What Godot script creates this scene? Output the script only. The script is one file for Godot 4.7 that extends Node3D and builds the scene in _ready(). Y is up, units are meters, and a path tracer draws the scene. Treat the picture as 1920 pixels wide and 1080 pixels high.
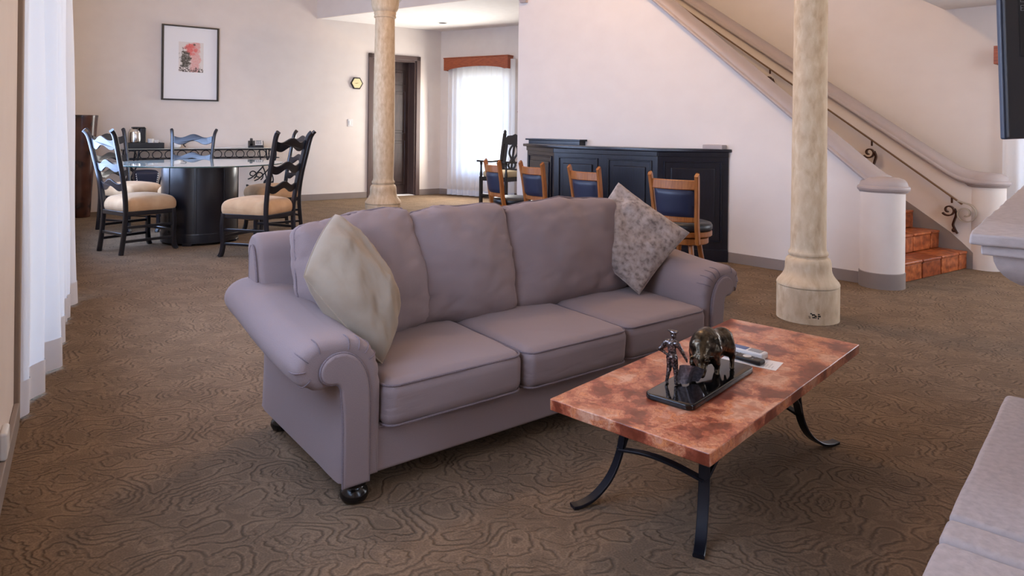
extends Node3D
# A hotel suite living room: mauve sofa, red marble coffee table, dining corner, bar and stair.

# ------------------------------------------------------------------ mesh builder
class MB:
	var t := PackedVector3Array()

	func tri(a: Vector3, b: Vector3, c: Vector3) -> void:
		t.push_back(a); t.push_back(b); t.push_back(c)

	func quad(a: Vector3, b: Vector3, c: Vector3, d: Vector3) -> void:
		tri(a, b, c); tri(a, c, d)

	# turn the closed shape that begins at s so that its front faces look outward
	func fix(s: int) -> void:
		var v := 0.0
		var o := t[s] if s < t.size() else Vector3.ZERO
		for i in range(s, t.size(), 3):
			v += (t[i] - o).dot((t[i + 1] - o).cross(t[i + 2] - o))
		if v > 0.0:
			for i in range(s, t.size(), 3):
				var k := t[i + 1]
				t[i + 1] = t[i + 2]
				t[i + 2] = k

	func move(s: int, x: Transform3D) -> void:
		for i in range(s, t.size()):
			t[i] = x * t[i]

	func warp(s: int, f: Callable) -> void:
		for i in range(s, t.size()):
			t[i] = f.call(t[i])

	func grid(rows: Array, cu: bool, cv: bool) -> void:
		var n: int = rows.size()
		var m: int = rows[0].size()
		for i in (n if cv else n - 1):
			var r: PackedVector3Array = rows[i]
			var q: PackedVector3Array = rows[(i + 1) % n]
			for j in (m if cu else m - 1):
				var k := (j + 1) % m
				quad(r[j], r[k], q[k], q[j])

	func fan(r: PackedVector3Array, flip := false) -> void:
		var c := Vector3.ZERO
		for p in r:
			c += p
		c /= r.size()
		for j in r.size():
			var k := (j + 1) % r.size()
			if flip:
				tri(c, r[k], r[j])
			else:
				tri(c, r[j], r[k])

	# a box with rounded edges; sub cuts the flat part so that it can be warped
	func rbox(center: Vector3, size: Vector3, r := 0.0, seg := 1, sub := 1, x := Transform3D.IDENTITY) -> int:
		var s := t.size()
		var h := size * 0.5
		r = minf(r, minf(h.x, minf(h.y, h.z)) * 0.999)
		var ax := []
		for a in 3:
			var l := PackedFloat32Array()
			var inner: float = h[a] - r
			if r > 0.0:
				for i in seg:
					l.push_back(-inner - r * tan(PI / 4 * (1.0 - float(i) / seg)))
			for i in sub + 1:
				l.push_back(lerpf(-inner, inner, float(i) / sub))
			if r > 0.0:
				for i in range(1, seg + 1):
					l.push_back(inner + r * tan(PI / 4 * float(i) / seg))
			ax.append(l)
		var inn := h - Vector3.ONE * r
		for a in 3:
			var b := (a + 1) % 3
			var c := (a + 2) % 3
			for sg in [-1.0, 1.0]:
				var rows := []
				for u in ax[b]:
					var row := PackedVector3Array()
					for v in ax[c]:
						var p := Vector3.ZERO
						p[a] = h[a] * sg
						p[b] = u
						p[c] = v
						if r > 0.0:
							var q := p.clamp(-inn, inn)
							p = q + (p - q).normalized() * r
						row.push_back(x * (center + p))
					rows.append(row)
				var e := t.size()
				grid(rows, false, false)
				if sg < 0.0:
					for i in range(e, t.size(), 3):
						var k := t[i + 1]
						t[i + 1] = t[i + 2]
						t[i + 2] = k
		fix(s)
		return s

	func box(lo: Vector3, hi: Vector3, r := 0.0, x := Transform3D.IDENTITY) -> int:
		return rbox((lo + hi) * 0.5, (hi - lo).abs(), r, 2, 1, x)

	# profile: closed outline; frames: [Transform3D, inset] along the sweep
	func sweep(profile: PackedVector2Array, frames: Array, caps := true, closed := false) -> int:
		var s := t.size()
		var n := profile.size()
		var ccw := 0.0
		for i in n:
			ccw += profile[i].cross(profile[(i + 1) % n])
		var nm := PackedVector2Array()
		for i in n:
			var a := (profile[i] - profile[(i + n - 1) % n]).normalized()
			var b := (profile[(i + 1) % n] - profile[i]).normalized()
			var d := Vector2(a.y, -a.x) + Vector2(b.y, -b.x)
			d = d.normalized() / maxf(0.5, sqrt(maxf(0.0, (1.0 + a.dot(b)) * 0.5)))
			nm.push_back(d * signf(ccw))
		var rows := []
		for f in frames:
			var x: Transform3D = f[0]
			var row := PackedVector3Array()
			for i in n:
				var p := profile[i] - nm[i] * float(f[1])
				row.push_back(x * Vector3(p.x, p.y, 0))
			rows.append(row)
		grid(rows, true, closed)
		if caps and not closed:
			for k in [0, rows.size() - 1]:
				var f: Array = frames[k]
				var flat := PackedVector2Array()
				for i in n:
					flat.push_back(profile[i] - nm[i] * float(f[1]))
				var id := Geometry2D.triangulate_polygon(flat)
				var row: PackedVector3Array = rows[k]
				for i in range(0, id.size(), 3):
					var a := id[i]
					var b := id[i + 1]
					var c := id[i + 2]
					var turn := (flat[b] - flat[a]).cross(flat[c] - flat[a]) * ccw
					# triangles of the first cap run against the outline, those of the last along it
					if (turn > 0.0) == (k == 0):
						tri(row[a], row[c], row[b])
					else:
						tri(row[a], row[b], row[c])
		fix(s)
		return s

	# outline in the xy plane, thick along z from 0 to depth, edges bevelled by b
	func prism(profile: PackedVector2Array, depth: float, b := 0.0, x := Transform3D.IDENTITY) -> int:
		var fr := []
		if b > 0.0:
			fr = [[x, b], [x * Transform3D(Basis(), Vector3(0, 0, b * 0.3)), b * 0.3], [x * Transform3D(Basis(), Vector3(0, 0, b)), 0.0], [x * Transform3D(Basis(), Vector3(0, 0, depth - b)), 0.0], [x * Transform3D(Basis(), Vector3(0, 0, depth - b * 0.3)), b * 0.3], [x * Transform3D(Basis(), Vector3(0, 0, depth)), b]]
		else:
			fr = [[x, 0.0], [x * Transform3D(Basis(), Vector3(0, 0, depth)), 0.0]]
		return sweep(profile, fr)

	# prof: (radius, height) from bottom to top
	func lathe(prof: Array, n := 32, x := Transform3D.IDENTITY) -> int:
		var s := t.size()
		var rows := []
		for p in prof:
			var row := PackedVector3Array()
			for j in n:
				var a := TAU * j / n
				row.push_back(x * Vector3(p.x * cos(a), p.y, p.x * sin(a)))
			rows.append(row)
		grid(rows, true, false)
		fan(rows[0], true)
		fan(rows[-1])
		fix(s)
		return s

	static func path_frames(pts: PackedVector3Array, up := Vector3.UP, closed := false) -> Array:
		var out := []
		var n := pts.size()
		for i in n:
			var a := pts[(i + n - 1) % n] if closed else pts[maxi(i - 1, 0)]
			var b := pts[(i + 1) % n] if closed else pts[mini(i + 1, n - 1)]
			var d := (b - a).normalized()
			var u := up
			if absf(d.dot(u)) > 0.999:
				u = Vector3(0.3, 0.1, 1.0).normalized()
			var side := u.cross(d).normalized()
			var v := d.cross(side).normalized()
			out.append(Transform3D(Basis(side, v, d), pts[i]))
		return out

	func tube(pts: PackedVector3Array, r: float, n := 8, r2 := -1.0, closed := false, up := Vector3(0.13, 0.97, 0.21)) -> int:
		var prof := PackedVector2Array()
		for i in n:
			prof.push_back(Vector2(cos(TAU * i / n), sin(TAU * i / n)) * r)
		var fr := []
		var fs := path_frames(pts, up.normalized(), closed)
		for i in fs.size():
			var k := r if r2 < 0.0 else lerpf(r, r2, float(i) / (fs.size() - 1))
			fr.append([fs[i], r - k])
		return sweep(prof, fr, true, closed)

	# flat bar: w across (along up x direction), h along up
	func bar(pts: PackedVector3Array, w: float, h: float, up := Vector3.UP, b := 0.0, closed := false) -> int:
		var prof := PackedVector2Array()
		if b > 0.0:
			for c in [[1, 1], [-1, 1], [-1, -1], [1, -1]]:
				var q := Vector2(c[0] * (w / 2 - b), c[1] * (h / 2 - b))
				if c[0] * c[1] > 0:
					prof.push_back(q + Vector2(c[0] * b, 0)); prof.push_back(q + Vector2(0, c[1] * b))
				else:
					prof.push_back(q + Vector2(0, c[1] * b)); prof.push_back(q + Vector2(c[0] * b, 0))
		else:
			prof = PackedVector2Array([Vector2(w / 2, h / 2), Vector2(-w / 2, h / 2), Vector2(-w / 2, -h / 2), Vector2(w / 2, -h / 2)])
		var fr := []
		for f in path_frames(pts, up, closed):
			fr.append([f, 0.0])
		return sweep(prof, fr, true, closed)

	func sphere(c: Vector3, r: Vector3, n := 14) -> int:
		var prof := []
		for i in n + 1:
			var a := -PI / 2 + PI * i / n
			prof.append(Vector2(maxf(cos(a), 0.001), sin(a)))
		return lathe(prof, n * 2, Transform3D(Basis.from_scale(r), c))

	# smooth union of tapered capsules, meshed as surface nets. bones: [a, b, ra, rb, k]
	func nets(bones: Array, cell: float, bump := 0.0, seed_ := 1) -> int:
		var s := t.size()
		var lo := Vector3.ONE * 1e9
		var hi := -lo
		for b in bones:
			var r: float = maxf(b[2], b[3]) + cell * 3
			lo = lo.min((b[0] as Vector3).min(b[1]) - Vector3.ONE * r)
			hi = hi.max((b[0] as Vector3).max(b[1]) + Vector3.ONE * r)
		var nx := int((hi.x - lo.x) / cell) + 2
		var ny := int((hi.y - lo.y) / cell) + 2
		var nz := int((hi.z - lo.z) / cell) + 2
		var f := PackedFloat32Array()
		f.resize(nx * ny * nz)
		f.fill(1.0)
		for b in bones:
			var A: Vector3 = b[0]
			var Bv: Vector3 = b[1]
			var ra: float = b[2]
			var rb: float = b[3]
			var k: float = b[4]
			var m := maxf(ra, rb) + k + cell * 2
			var l0 := (A.min(Bv) - Vector3.ONE * m - lo) / cell
			var l1 := (A.max(Bv) + Vector3.ONE * m - lo) / cell
			var d := Bv - A
			var dd := maxf(d.length_squared(), 1e-9)
			for z in range(maxi(0, int(l0.z)), mini(nz, int(l1.z) + 2)):
				for y in range(maxi(0, int(l0.y)), mini(ny, int(l1.y) + 2)):
					var base := (z * ny + y) * nx
					for x in range(maxi(0, int(l0.x)), mini(nx, int(l1.x) + 2)):
						var p := lo + Vector3(x, y, z) * cell
						var h := clampf((p - A).dot(d) / dd, 0.0, 1.0)
						var v := p.distance_to(A + d * h) - lerpf(ra, rb, h)
						var o := f[base + x]
						var w := maxf(k - absf(v - o), 0.0) / k
						f[base + x] = minf(v, o) - w * w * k * 0.25
		if bump > 0.0:
			var ns := FastNoiseLite.new()
			ns.seed = seed_
			ns.frequency = 0.9 / (cell * 5.0)
			for z in nz:
				for y in ny:
					for x in nx:
						var i := (z * ny + y) * nx + x
						if absf(f[i]) < cell * 3:
							f[i] += ns.get_noise_3d(x * cell, y * cell, z * cell) * bump
		var at := {}
		var sxy := nx * ny
		for z in nz - 1:
			for y in ny - 1:
				for x in nx - 1:
					var i := z * sxy + y * nx + x
					var neg := 0
					var e := [f[i], f[i + 1], f[i + nx], f[i + nx + 1], f[i + sxy], f[i + sxy + 1], f[i + sxy + nx], f[i + sxy + nx + 1]]
					for q in e:
						if q < 0.0:
							neg += 1
					if neg == 0 or neg == 8:
						continue
					var sum := Vector3.ZERO
					var c := 0
					for g in [[0, 1], [2, 3], [4, 5], [6, 7], [0, 2], [1, 3], [4, 6], [5, 7], [0, 4], [1, 5], [2, 6], [3, 7]]:
						var u: float = e[g[0]]
						var v: float = e[g[1]]
						if (u < 0.0) != (v < 0.0):
							var pa := Vector3(g[0] & 1, (g[0] >> 1) & 1, g[0] >> 2)
							var pb := Vector3(g[1] & 1, (g[1] >> 1) & 1, g[1] >> 2)
							sum += pa.lerp(pb, u / (u - v))
							c += 1
					at[i] = lo + (Vector3(x, y, z) + sum / c) * cell
		for i in at:
			var x: int = i % nx
			var y: int = (i / nx) % ny
			var z: int = i / sxy
			var ins: bool = f[i] < 0.0
			for a in 3:
				var st: int = [1, nx, sxy][a]
				var b1: int = [nx, sxy, 1][a]
				var c1: int = [sxy, 1, nx][a]
				if (f[i + st] < 0.0) == ins or [y, z, x][a] == 0 or [z, x, y][a] == 0:
					continue
				if at.has(i - b1) and at.has(i - c1) and at.has(i - b1 - c1):
					if ins:
						quad(at[i], at[i - b1], at[i - b1 - c1], at[i - c1])
					else:
						quad(at[i], at[i - c1], at[i - b1 - c1], at[i - b1])
		fix(s)
		return s

	func mesh(crease := 42.0) -> ArrayMesh:
		var nt := t.size() / 3
		var fn := PackedVector3Array()
		var fu := PackedVector3Array()
		fn.resize(nt); fu.resize(nt)
		var at := {}
		var keys := []
		keys.resize(t.size())
		for i in nt:
			var a := t[i * 3]
			var n := (t[i * 3 + 2] - a).cross(t[i * 3 + 1] - a)
			fn[i] = n
			fu[i] = n.normalized()
			for j in 3:
				var k := Vector3i((t[i * 3 + j] * 20000.0).round())
				keys[i * 3 + j] = k
				if at.has(k):
					at[k].push_back(i)
				else:
					at[k] = [i]
		var lim := cos(deg_to_rad(crease))
		var nm := PackedVector3Array()
		nm.resize(t.size())
		for i in t.size():
			var me := fu[i / 3]
			var sum := Vector3.ZERO
			for q in at[keys[i]]:
				if fu[q].dot(me) > lim:
					sum += fn[q]
			nm[i] = sum.normalized() if sum.length_squared() > 0.0 else (me if me != Vector3.ZERO else Vector3.UP)
		var ar := []
		ar.resize(Mesh.ARRAY_MAX)
		ar[Mesh.ARRAY_VERTEX] = t
		ar[Mesh.ARRAY_NORMAL] = nm
		var m := ArrayMesh.new()
		m.add_surface_from_arrays(Mesh.PRIMITIVE_TRIANGLES, ar)
		return m

# ------------------------------------------------------------------ scene helpers
var used := {}
var M := {}

func numbered(called: String) -> String:
	used[called] = used.get(called, 0) + 1
	return called if used[called] == 1 else "%s_%03d" % [called, used[called] - 1]

func tag(o: Node3D, label: String, category: String, group := "") -> Node3D:
	o.set_meta("label", label)
	o.set_meta("category", category)
	if group:
		o.set_meta("group", group)
	return o

func thing(called: String, label: String, category: String, at := Vector3.ZERO, turn := 0.0, group := "") -> Node3D:
	var o := Node3D.new()
	o.name = numbered(called)
	add_child(o, true)
	o.position = at
	o.rotation.y = turn
	return tag(o, label, category, group)

func part(called: String, b: MB, m: Material, parent: Node3D, crease := 42.0) -> MeshInstance3D:
	var o := MeshInstance3D.new()
	o.mesh = b.mesh(crease)
	o.material_override = m
	o.name = called if parent != self else numbered(called)
	parent.add_child(o, true)
	return o

func same(called: String, mesh: Mesh, m: Material, parent: Node3D, x := Transform3D.IDENTITY) -> MeshInstance3D:
	var o := MeshInstance3D.new()
	o.mesh = mesh
	o.material_override = m
	o.name = called
	o.transform = x
	parent.add_child(o, true)
	return o

func struct(called: String, b: MB, m: Material, crease := 30.0) -> MeshInstance3D:
	var o := part(called, b, m, self, crease)
	o.set_meta("kind", "structure")
	return o

func dup(root: Node3D, label: String, at: Vector3, turn: float, group := "") -> Node3D:
	var base := String(root.name).trim_suffix("_000")
	var o: Node3D = root.duplicate()
	o.name = numbered(base)
	add_child(o, true)
	o.position = at
	o.rotation.y = turn
	o.set_meta("label", label)
	if group:
		o.set_meta("group", group)
	return o

func V(x: float, y: float, z: float) -> Vector3:
	return Vector3(x, y, z)

func pts3(a: Array) -> PackedVector3Array:
	var o := PackedVector3Array()
	for p in a:
		o.push_back(p)
	return o

func pts2(a: Array) -> PackedVector2Array:
	var o := PackedVector2Array()
	for p in a:
		o.push_back(Vector2(p[0], p[1]))
	return o

# smooth curve through points
func curve(a: Array, n := 6) -> PackedVector3Array:
	var o := PackedVector3Array()
	for i in a.size() - 1:
		var p0: Vector3 = a[maxi(i - 1, 0)]
		var p1: Vector3 = a[i]
		var p2: Vector3 = a[i + 1]
		var p3: Vector3 = a[mini(i + 2, a.size() - 1)]
		for k in n:
			o.push_back(p1.cubic_interpolate(p2, p0, p3, float(k) / n))
	o.push_back(a[-1])
	return o

func curve2(a: Array, n := 6) -> PackedVector2Array:
	var b := []
	for p in a:
		b.append(Vector3(p[0], p[1], 0))
	var o := PackedVector2Array()
	for p in curve(b, n):
		o.push_back(Vector2(p.x, p.y))
	return o

func spiral(c: Vector3, r0: float, r1: float, a0: float, a1: float, n: int, ux: Vector3, uy: Vector3) -> Array:
	var o := []
	for i in n + 1:
		var k := float(i) / n
		var a := lerpf(a0, a1, k)
		var r := lerpf(r0, r1, k)
		o.append(c + ux * cos(a) * r + uy * sin(a) * r)
	return o

# ------------------------------------------------------------------ materials
func ramp(cols: Array) -> Gradient:
	var g := Gradient.new()
	var off := PackedFloat32Array()
	var c := PackedColorArray()
	for q in cols:
		off.push_back(q[0])
		c.push_back(Color(q[1]))
	g.offsets = off
	g.colors = c
	return g

func ntex(sd: int, freq: float, cols: Array, size := 512, oct := 4, warp := 0.0, kind := FastNoiseLite.TYPE_SIMPLEX_SMOOTH, fractal := FastNoiseLite.FRACTAL_FBM) -> NoiseTexture2D:
	var n := FastNoiseLite.new()
	n.seed = sd
	n.noise_type = kind
	n.frequency = freq
	n.fractal_type = fractal
	n.fractal_octaves = oct
	if warp > 0.0:
		n.domain_warp_enabled = true
		n.domain_warp_amplitude = warp
		n.domain_warp_frequency = freq * 1.3
		n.domain_warp_fractal_octaves = 3
	var t := NoiseTexture2D.new()
	t.width = size
	t.height = size
	t.seamless = true
	t.seamless_blend_skirt = 0.2
	t.noise = n
	if cols:
		t.color_ramp = ramp(cols)
	return t

func mat(name_: String, c: String, rough := 0.6, metal := 0.0) -> StandardMaterial3D:
	var m := StandardMaterial3D.new()
	m.resource_name = name_
	m.albedo_color = Color(c)
	m.roughness = rough
	m.metallic = metal
	M[name_] = m
	return m

func tri(m: StandardMaterial3D, tex: Texture2D, scale: Vector3, world := false) -> StandardMaterial3D:
	m.albedo_texture = tex
	m.uv1_triplanar = true
	m.uv1_world_triplanar = world
	m.uv1_scale = scale
	m.uv1_triplanar_sharpness = 4.0
	return m

func relief(m: StandardMaterial3D, tex: Texture2D, cm: float) -> StandardMaterial3D:
	m.heightmap_enabled = true
	m.heightmap_texture = tex
	m.heightmap_scale = cm
	return m

# carved carpet: a broken swirl of grooves, as picture and as relief
func carpet_textures() -> Array:
	var size := 1400
	var half := 700
	var fields := []
	for q in [[11, 0.0068, 2, 26.0, 0.011], [23, 0.014, 2, 0.0, 0.0], [37, 0.009, 3, 20.0, 0.02], [51, 0.35, 2, 0.0, 0.0], [67, 0.011, 2, 22.0, 0.014]]:
		var n := FastNoiseLite.new()
		n.seed = q[0]
		n.frequency = q[1]
		n.fractal_octaves = q[2]
		n.fractal_gain = 0.38
		n.noise_type = FastNoiseLite.TYPE_SIMPLEX_SMOOTH
		if q[3] > 0.0:
			n.domain_warp_enabled = true
			n.domain_warp_amplitude = q[3]
			n.domain_warp_frequency = q[4]
			n.domain_warp_fractal_octaves = 2
			n.domain_warp_fractal_gain = 0.4
		var im: Image = n.get_seamless_image(half, half, false, false, 0.15, true)
		im.convert(Image.FORMAT_RF)
		im.resize(half / 4, half / 4, Image.INTERPOLATE_LANCZOS) if q[1] < 0.1 else im
		im.resize(size, size, Image.INTERPOLATE_CUBIC)
		fields.append(im.get_data().to_float32_array())
	var fa: PackedFloat32Array = fields[0]
	var fb: PackedFloat32Array = fields[1]
	var fc: PackedFloat32Array = fields[2]
	var fd: PackedFloat32Array = fields[3]
	var fe: PackedFloat32Array = fields[4]
	var col := PackedByteArray()
	var hgt := PackedByteArray()
	col.resize(size * size * 3)
	hgt.resize(size * size)
	var last := size * size
	for i in last:
		var b := fb[i]
		var c := fc[i]
		var d := fd[i] - 0.5
		var ix := (i + 1) % last
		var iy := (i + size) % last
		var a := fa[i]
		var gr := absf(fa[ix] - a) + absf(fa[iy] - a)
		var k := absf(fposmod(a * 8.0, 1.0) - 0.5) / (8.0 * minf(gr, 0.012) + 0.004)
		var g := clampf(1.2 - k * 0.42, 0.0, 1.0) * smoothstep(0.40, 0.50, b + 0.10 * d)
		var e := fe[i]
		gr = absf(fe[ix] - e) + absf(fe[iy] - e)
		var k2 := absf(fposmod(e * 6.0, 1.0) - 0.5) / (6.0 * minf(gr, 0.012) + 0.004)
		g = maxf(g, clampf(1.1 - k2 * 0.38, 0.0, 1.0) * smoothstep(0.50, 0.42, b + 0.10 * d) * 0.85)
		var lip := clampf(1.0 - absf(k - 6.0) * 0.3, 0.0, 1.0) * 0.12
		var shade := 1.0 - 0.17 * g + 0.26 * d + lip
		shade *= 0.96 + 0.06 * smoothstep(0.44, 0.54, c + 0.10 * d)
		col[i * 3] = int(clampf(113.0 * shade, 0, 255))
		col[i * 3 + 1] = int(clampf(93.0 * shade, 0, 255))
		col[i * 3 + 2] = int(clampf(74.0 * shade, 0, 255))
		hgt[i] = int(clampf(180.0 - 150.0 * g + 45.0 * d + 60.0 * lip, 0, 255))
	return [ImageTexture.create_from_image(Image.create_from_data(size, size, false, Image.FORMAT_RGB8, col)), ImageTexture.create_from_image(Image.create_from_data(size, size, false, Image.FORMAT_L8, hgt))]

# red travertine: bands that flow round each other, fine veins over them
func marble_texture() -> NoiseTexture2D:
	var t := ntex(21, 0.0045, [[0.28, "7d3f2c"], [0.37, "8e4a35"], [0.42, "b9694b"], [0.45, "98503a"], [0.475, "cc8a66"], [0.515, "bd7253"], [0.55, "d39a75"], [0.58, "aa5f45"], [0.61, "d98e5b"], [0.66, "c78568"], [0.73, "d3a083"]], 1400, 5)
	var n: FastNoiseLite = t.noise
	n.fractal_gain = 0.55
	n.domain_warp_enabled = true
	n.domain_warp_amplitude = 75.0
	n.domain_warp_frequency = 0.006
	n.domain_warp_fractal_octaves = 3
	n.domain_warp_fractal_gain = 0.45
	return t

func materials() -> void:
	var ct := carpet_textures()
	var m := mat("carpet", "ffffff", 0.95)
	tri(m, ct[0], V(0.46, 0.46, 0.62), true)
	relief(m, ct[1], 0.45)
	m.metallic_specular = 0.25
	var plaster := ntex(3, 0.02, [[0, "f0ece8"], [1, "f6f3ef"]], 512, 4)
	var plaster_h := ntex(4, 0.03, [], 512, 4)
	m = tri(mat("wall", "e6ddd6", 0.85), plaster, V(0.35, 0.35, 0.35), true)
	relief(m, plaster_h, 0.05)
	m = tri(mat("ceiling", "f4f2f0", 0.9), plaster, V(0.5, 0.5, 0.5), true)
	m = tri(mat("skirt_paint", "8d8079", 0.7), plaster, V(0.6, 0.6, 0.6), true)
	m = tri(mat("cap_paint", "aea19d", 0.6), plaster, V(0.6, 0.6, 0.6), true)
	mat("jamb", "8b7766", 0.6)  # brown on the terrace opening carries the shade of the wall end
	var weave := ntex(7, 0.09, [[0.2, "c9c5c7"], [0.8, "ffffff"]], 512, 3)
	m = tri(mat("linen", "998886", 0.92), weave, V(14, 9, 14))
	m.rim_enabled = true
	m.rim = 0.35
	m.rim_tint = 0.6
	m.metallic_specular = 0.3
	m = tri(mat("linen_welt", "857679", 0.92), weave, V(5, 5, 5))
	m = tri(mat("pillow_tan", "93826f", 0.9), ntex(9, 0.006, [[0.2, "efeae5"], [0.8, "ffffff"]], 512, 5), V(2, 2, 2))
	m.rim_enabled = true
	m.rim = 0.4
	m = tri(mat("pillow_grey", "a4948b", 0.8), ntex(10, 0.012, [[0.18, "a39c99"], [0.42, "dedad7"], [0.8, "ffffff"]], 1024, 6), V(2.0, 2.0, 2.0))
	relief(m, ntex(12, 0.05, [], 512, 4), 0.06)
	m.rim_enabled = true
	m.rim = 0.5
	m = mat("bun_black", "0d0b0c", 0.22)
	# red travertine
	m = mat("marble", "ffffff", 0.28)
	tri(m, marble_texture(), V(0.72, 0.72, 0.72))
	m.detail_enabled = true
	m.detail_blend_mode = BaseMaterial3D.BLEND_MODE_MUL
	m.detail_albedo = ntex(22, 0.016, [[0.30, "d9c4ba"], [0.40, "f0e6e0"], [0.46, "ffffff"], [0.49, "ddc8be"], [0.52, "ffffff"], [0.60, "efe3dc"], [0.63, "dbc4b9"], [0.66, "ffffff"]], 1024, 6, 25.0)
	m.detail_uv_layer = BaseMaterial3D.DETAIL_UV_1
	mat("iron", "14161f", 0.42, 0.3)
	m = mat("lacquer", "0b0d16", 0.3)
	m.clearcoat_enabled = true
	m.clearcoat = 0.45
	m.clearcoat_roughness = 0.25
	m = tri(mat("suede", "c9a37b", 0.9), ntex(31, 0.01, [[0.2, "f0ebe6"], [0.8, "ffffff"]], 256, 4), V(2, 2, 2))
	m.rim_enabled = true
	m.rim = 0.4
	# columns and carved stone
	m = tri(mat("cantera", "ffffff", 0.75), ntex(41, 0.015, [[0.1, "b59b7b"], [0.35, "c3a988"], [0.65, "ccb595"], [0.95, "d8c5a8"]], 1024, 6, 30.0), V(1.2, 0.5, 1.2), true)
	relief(m, ntex(42, 0.05, [], 512, 5), 0.06)
	m = tri(mat("rough_stone", "ffffff", 0.85), ntex(43, 0.02, [[0.05, "a79d9b"], [0.4, "b0a6a4"], [0.7, "b6acaa"], [1, "bfb6b4"]], 1024, 6, 20.0), V(1.6, 1.6, 1.6), true)
	relief(m, ntex(44, 0.04, [[0.0, "000000"], [0.26, "707070"], [0.32, "d8d8d8"], [1, "ffffff"]], 1024, 6), 0.05)
	# terracotta
	m = tri(mat("terracotta", "ffffff", 0.3), ntex(45, 0.012, [[0.1, "6e3219"], [0.45, "9d5028"], [0.75, "b9683a"], [1, "cf8a5a"]], 512, 5), V(2.2, 2.2, 2.2), true)
	m = tri(mat("terracotta_dark", "d8c4b8", 0.34), M.terracotta.albedo_texture, V(2.2, 2.2, 2.2), true)
	mat("mortar", "6a5347", 0.9)
	# woods
	m = tri(mat("oak", "ffffff", 0.38), ntex(46, 0.02, [[0.1, "7c441a"], [0.5, "935420"], [1, "a8672e"]], 512, 4), V(6, 0.7, 6))
	m = tri(mat("cedar", "ffffff", 0.45), ntex(47, 0.02, [[0.1, "7a3519"], [0.5, "9a4924"], [1, "ad5a30"]], 512, 4), V(0.8, 8, 8))
	m = tri(mat("bar_wood", "ffffff", 0.3), ntex(48, 0.03, [[0.1, "0a0a12"], [0.6, "12131f"], [1, "1a1b29"]], 256, 3), V(6, 0.8, 6))
	m = tri(mat("door_wood", "ffffff", 0.36), ntex(49, 0.02, [[0.1, "2b1d1b"], [0.6, "3a2926"], [1, "463430"]], 256, 3), V(6, 0.7, 6))
	mat("door_frame", "54423d", 0.5)
	mat("dark_oak", "1d1714", 0.4)
	mat("navy_leather", "1b2138", 0.45)
	mat("black_leather", "15161a", 0.4)
	m = mat("cream_fabric", "cbb893", 0.9)
	# metals
	mat("bronze_rail", "7d6046", 0.35, 0.75)
	mat("bronze_dark", "4a2e20", 0.4, 0.7)
	mat("bronze_bright", "b9ac9b", 0.32, 0.85)
	m = tri(mat("bronze_bull", "ffffff", 0.24, 0.9), ntex(50, 0.012, [[0.2, "29231c"], [0.6, "52483a"], [1, "7d7160"]], 256, 4), V(8, 8, 8))
	m = tri(mat("bronze_man", "ffffff", 0.28, 0.9), ntex(53, 0.05, [[0.25, "3a3333"], [0.55, "6e6664"], [1, "c0b7b4"]], 256, 4), V(8, 8, 8))
	m = tri(mat("bronze_cape", "ffffff", 0.34, 0.85), ntex(54, 0.05, [[0.2, "74727c"], [0.6, "8d8b96"], [1, "a5a3b0"]], 256, 2), V(6, 6, 6))
	mat("chrome", "d4d2d0", 0.15, 1.0)
	m = mat("black_marble", "0c0b0b", 0.07)
	# cloth
	m = mat("sheer", "e3e6ee", 0.9)
	m.backlight_enabled = true
	m.backlight = Color(0.56, 0.56, 0.56)
	m = mat("sheer_hem", "dfe2ea", 0.9)
	m.backlight_enabled = true
	m.backlight = Color(0.34, 0.34, 0.34)
	m = mat("sheer_back", "f3efec", 0.9)
	m.backlight_enabled = true
	m.backlight = Color(1, 1, 1)
	# glass
	m = mat("glass", "e6f2ee", 0.02)
	m.transparency = BaseMaterial3D.TRANSPARENCY_ALPHA
	m.albedo_color.a = 0.1
	m = mat("glass_table", "d3dad0", 0.02)  # pale milky tint stands in for the wall reflected in the table top
	m.transparency = BaseMaterial3D.TRANSPARENCY_ALPHA
	m.albedo_color.a = 0.45
	mat("glass_edge", "2a4a48", 0.1)
	mat("white_plastic", "d9d6d2", 0.4)
	mat("grey_plastic", "8d8f92", 0.4)
	mat("blue_plastic", "4d648f", 0.4)
	mat("black_plastic", "101013", 0.35)
	mat("tv_shell", "2a2a2e", 0.5)
	mat("tv_edge", "3a4152", 0.35)
	mat("paper", "e7e4e2", 0.8)
	mat("white_china", "e9e6e2", 0.2)
	mat("clock_face", "e2d3a0", 0.6)
	m = tri(mat("vase_glaze", "ffffff", 0.25), ntex(55, 0.008, [[0.12, "1a1010"], [0.24, "2f1a15"], [0.36, "44271e"], [1, "573529"]], 512, 3), V(0.8, 0.8, 0.8))
	mat("brass", "a8854a", 0.35, 0.8)

# ------------------------------------------------------------------ scene
func _ready() -> void:
	view_and_light()
	materials()
	shell()
	stair()
	columns()
	windows_and_curtains()
	fireplace()
	sofa()
	coffee_table()
	bar_corner()
	dining()
	console()
	wall_things()
	added_lamp()

func area(at: Vector3, towards: Vector3, size: Vector2, energy: float, c: Color, called: String) -> void:
	var l := AreaLight3D.new()
	l.name = called
	l.area_size = size
	l.light_energy = energy
	l.light_color = c
	l.area_range = 30.0
	l.area_attenuation = 2.0
	l.shadow_enabled = true
	l.transform = Transform3D(Basis.looking_at(towards, Vector3.UP), at)
	add_child(l, true)

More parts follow.
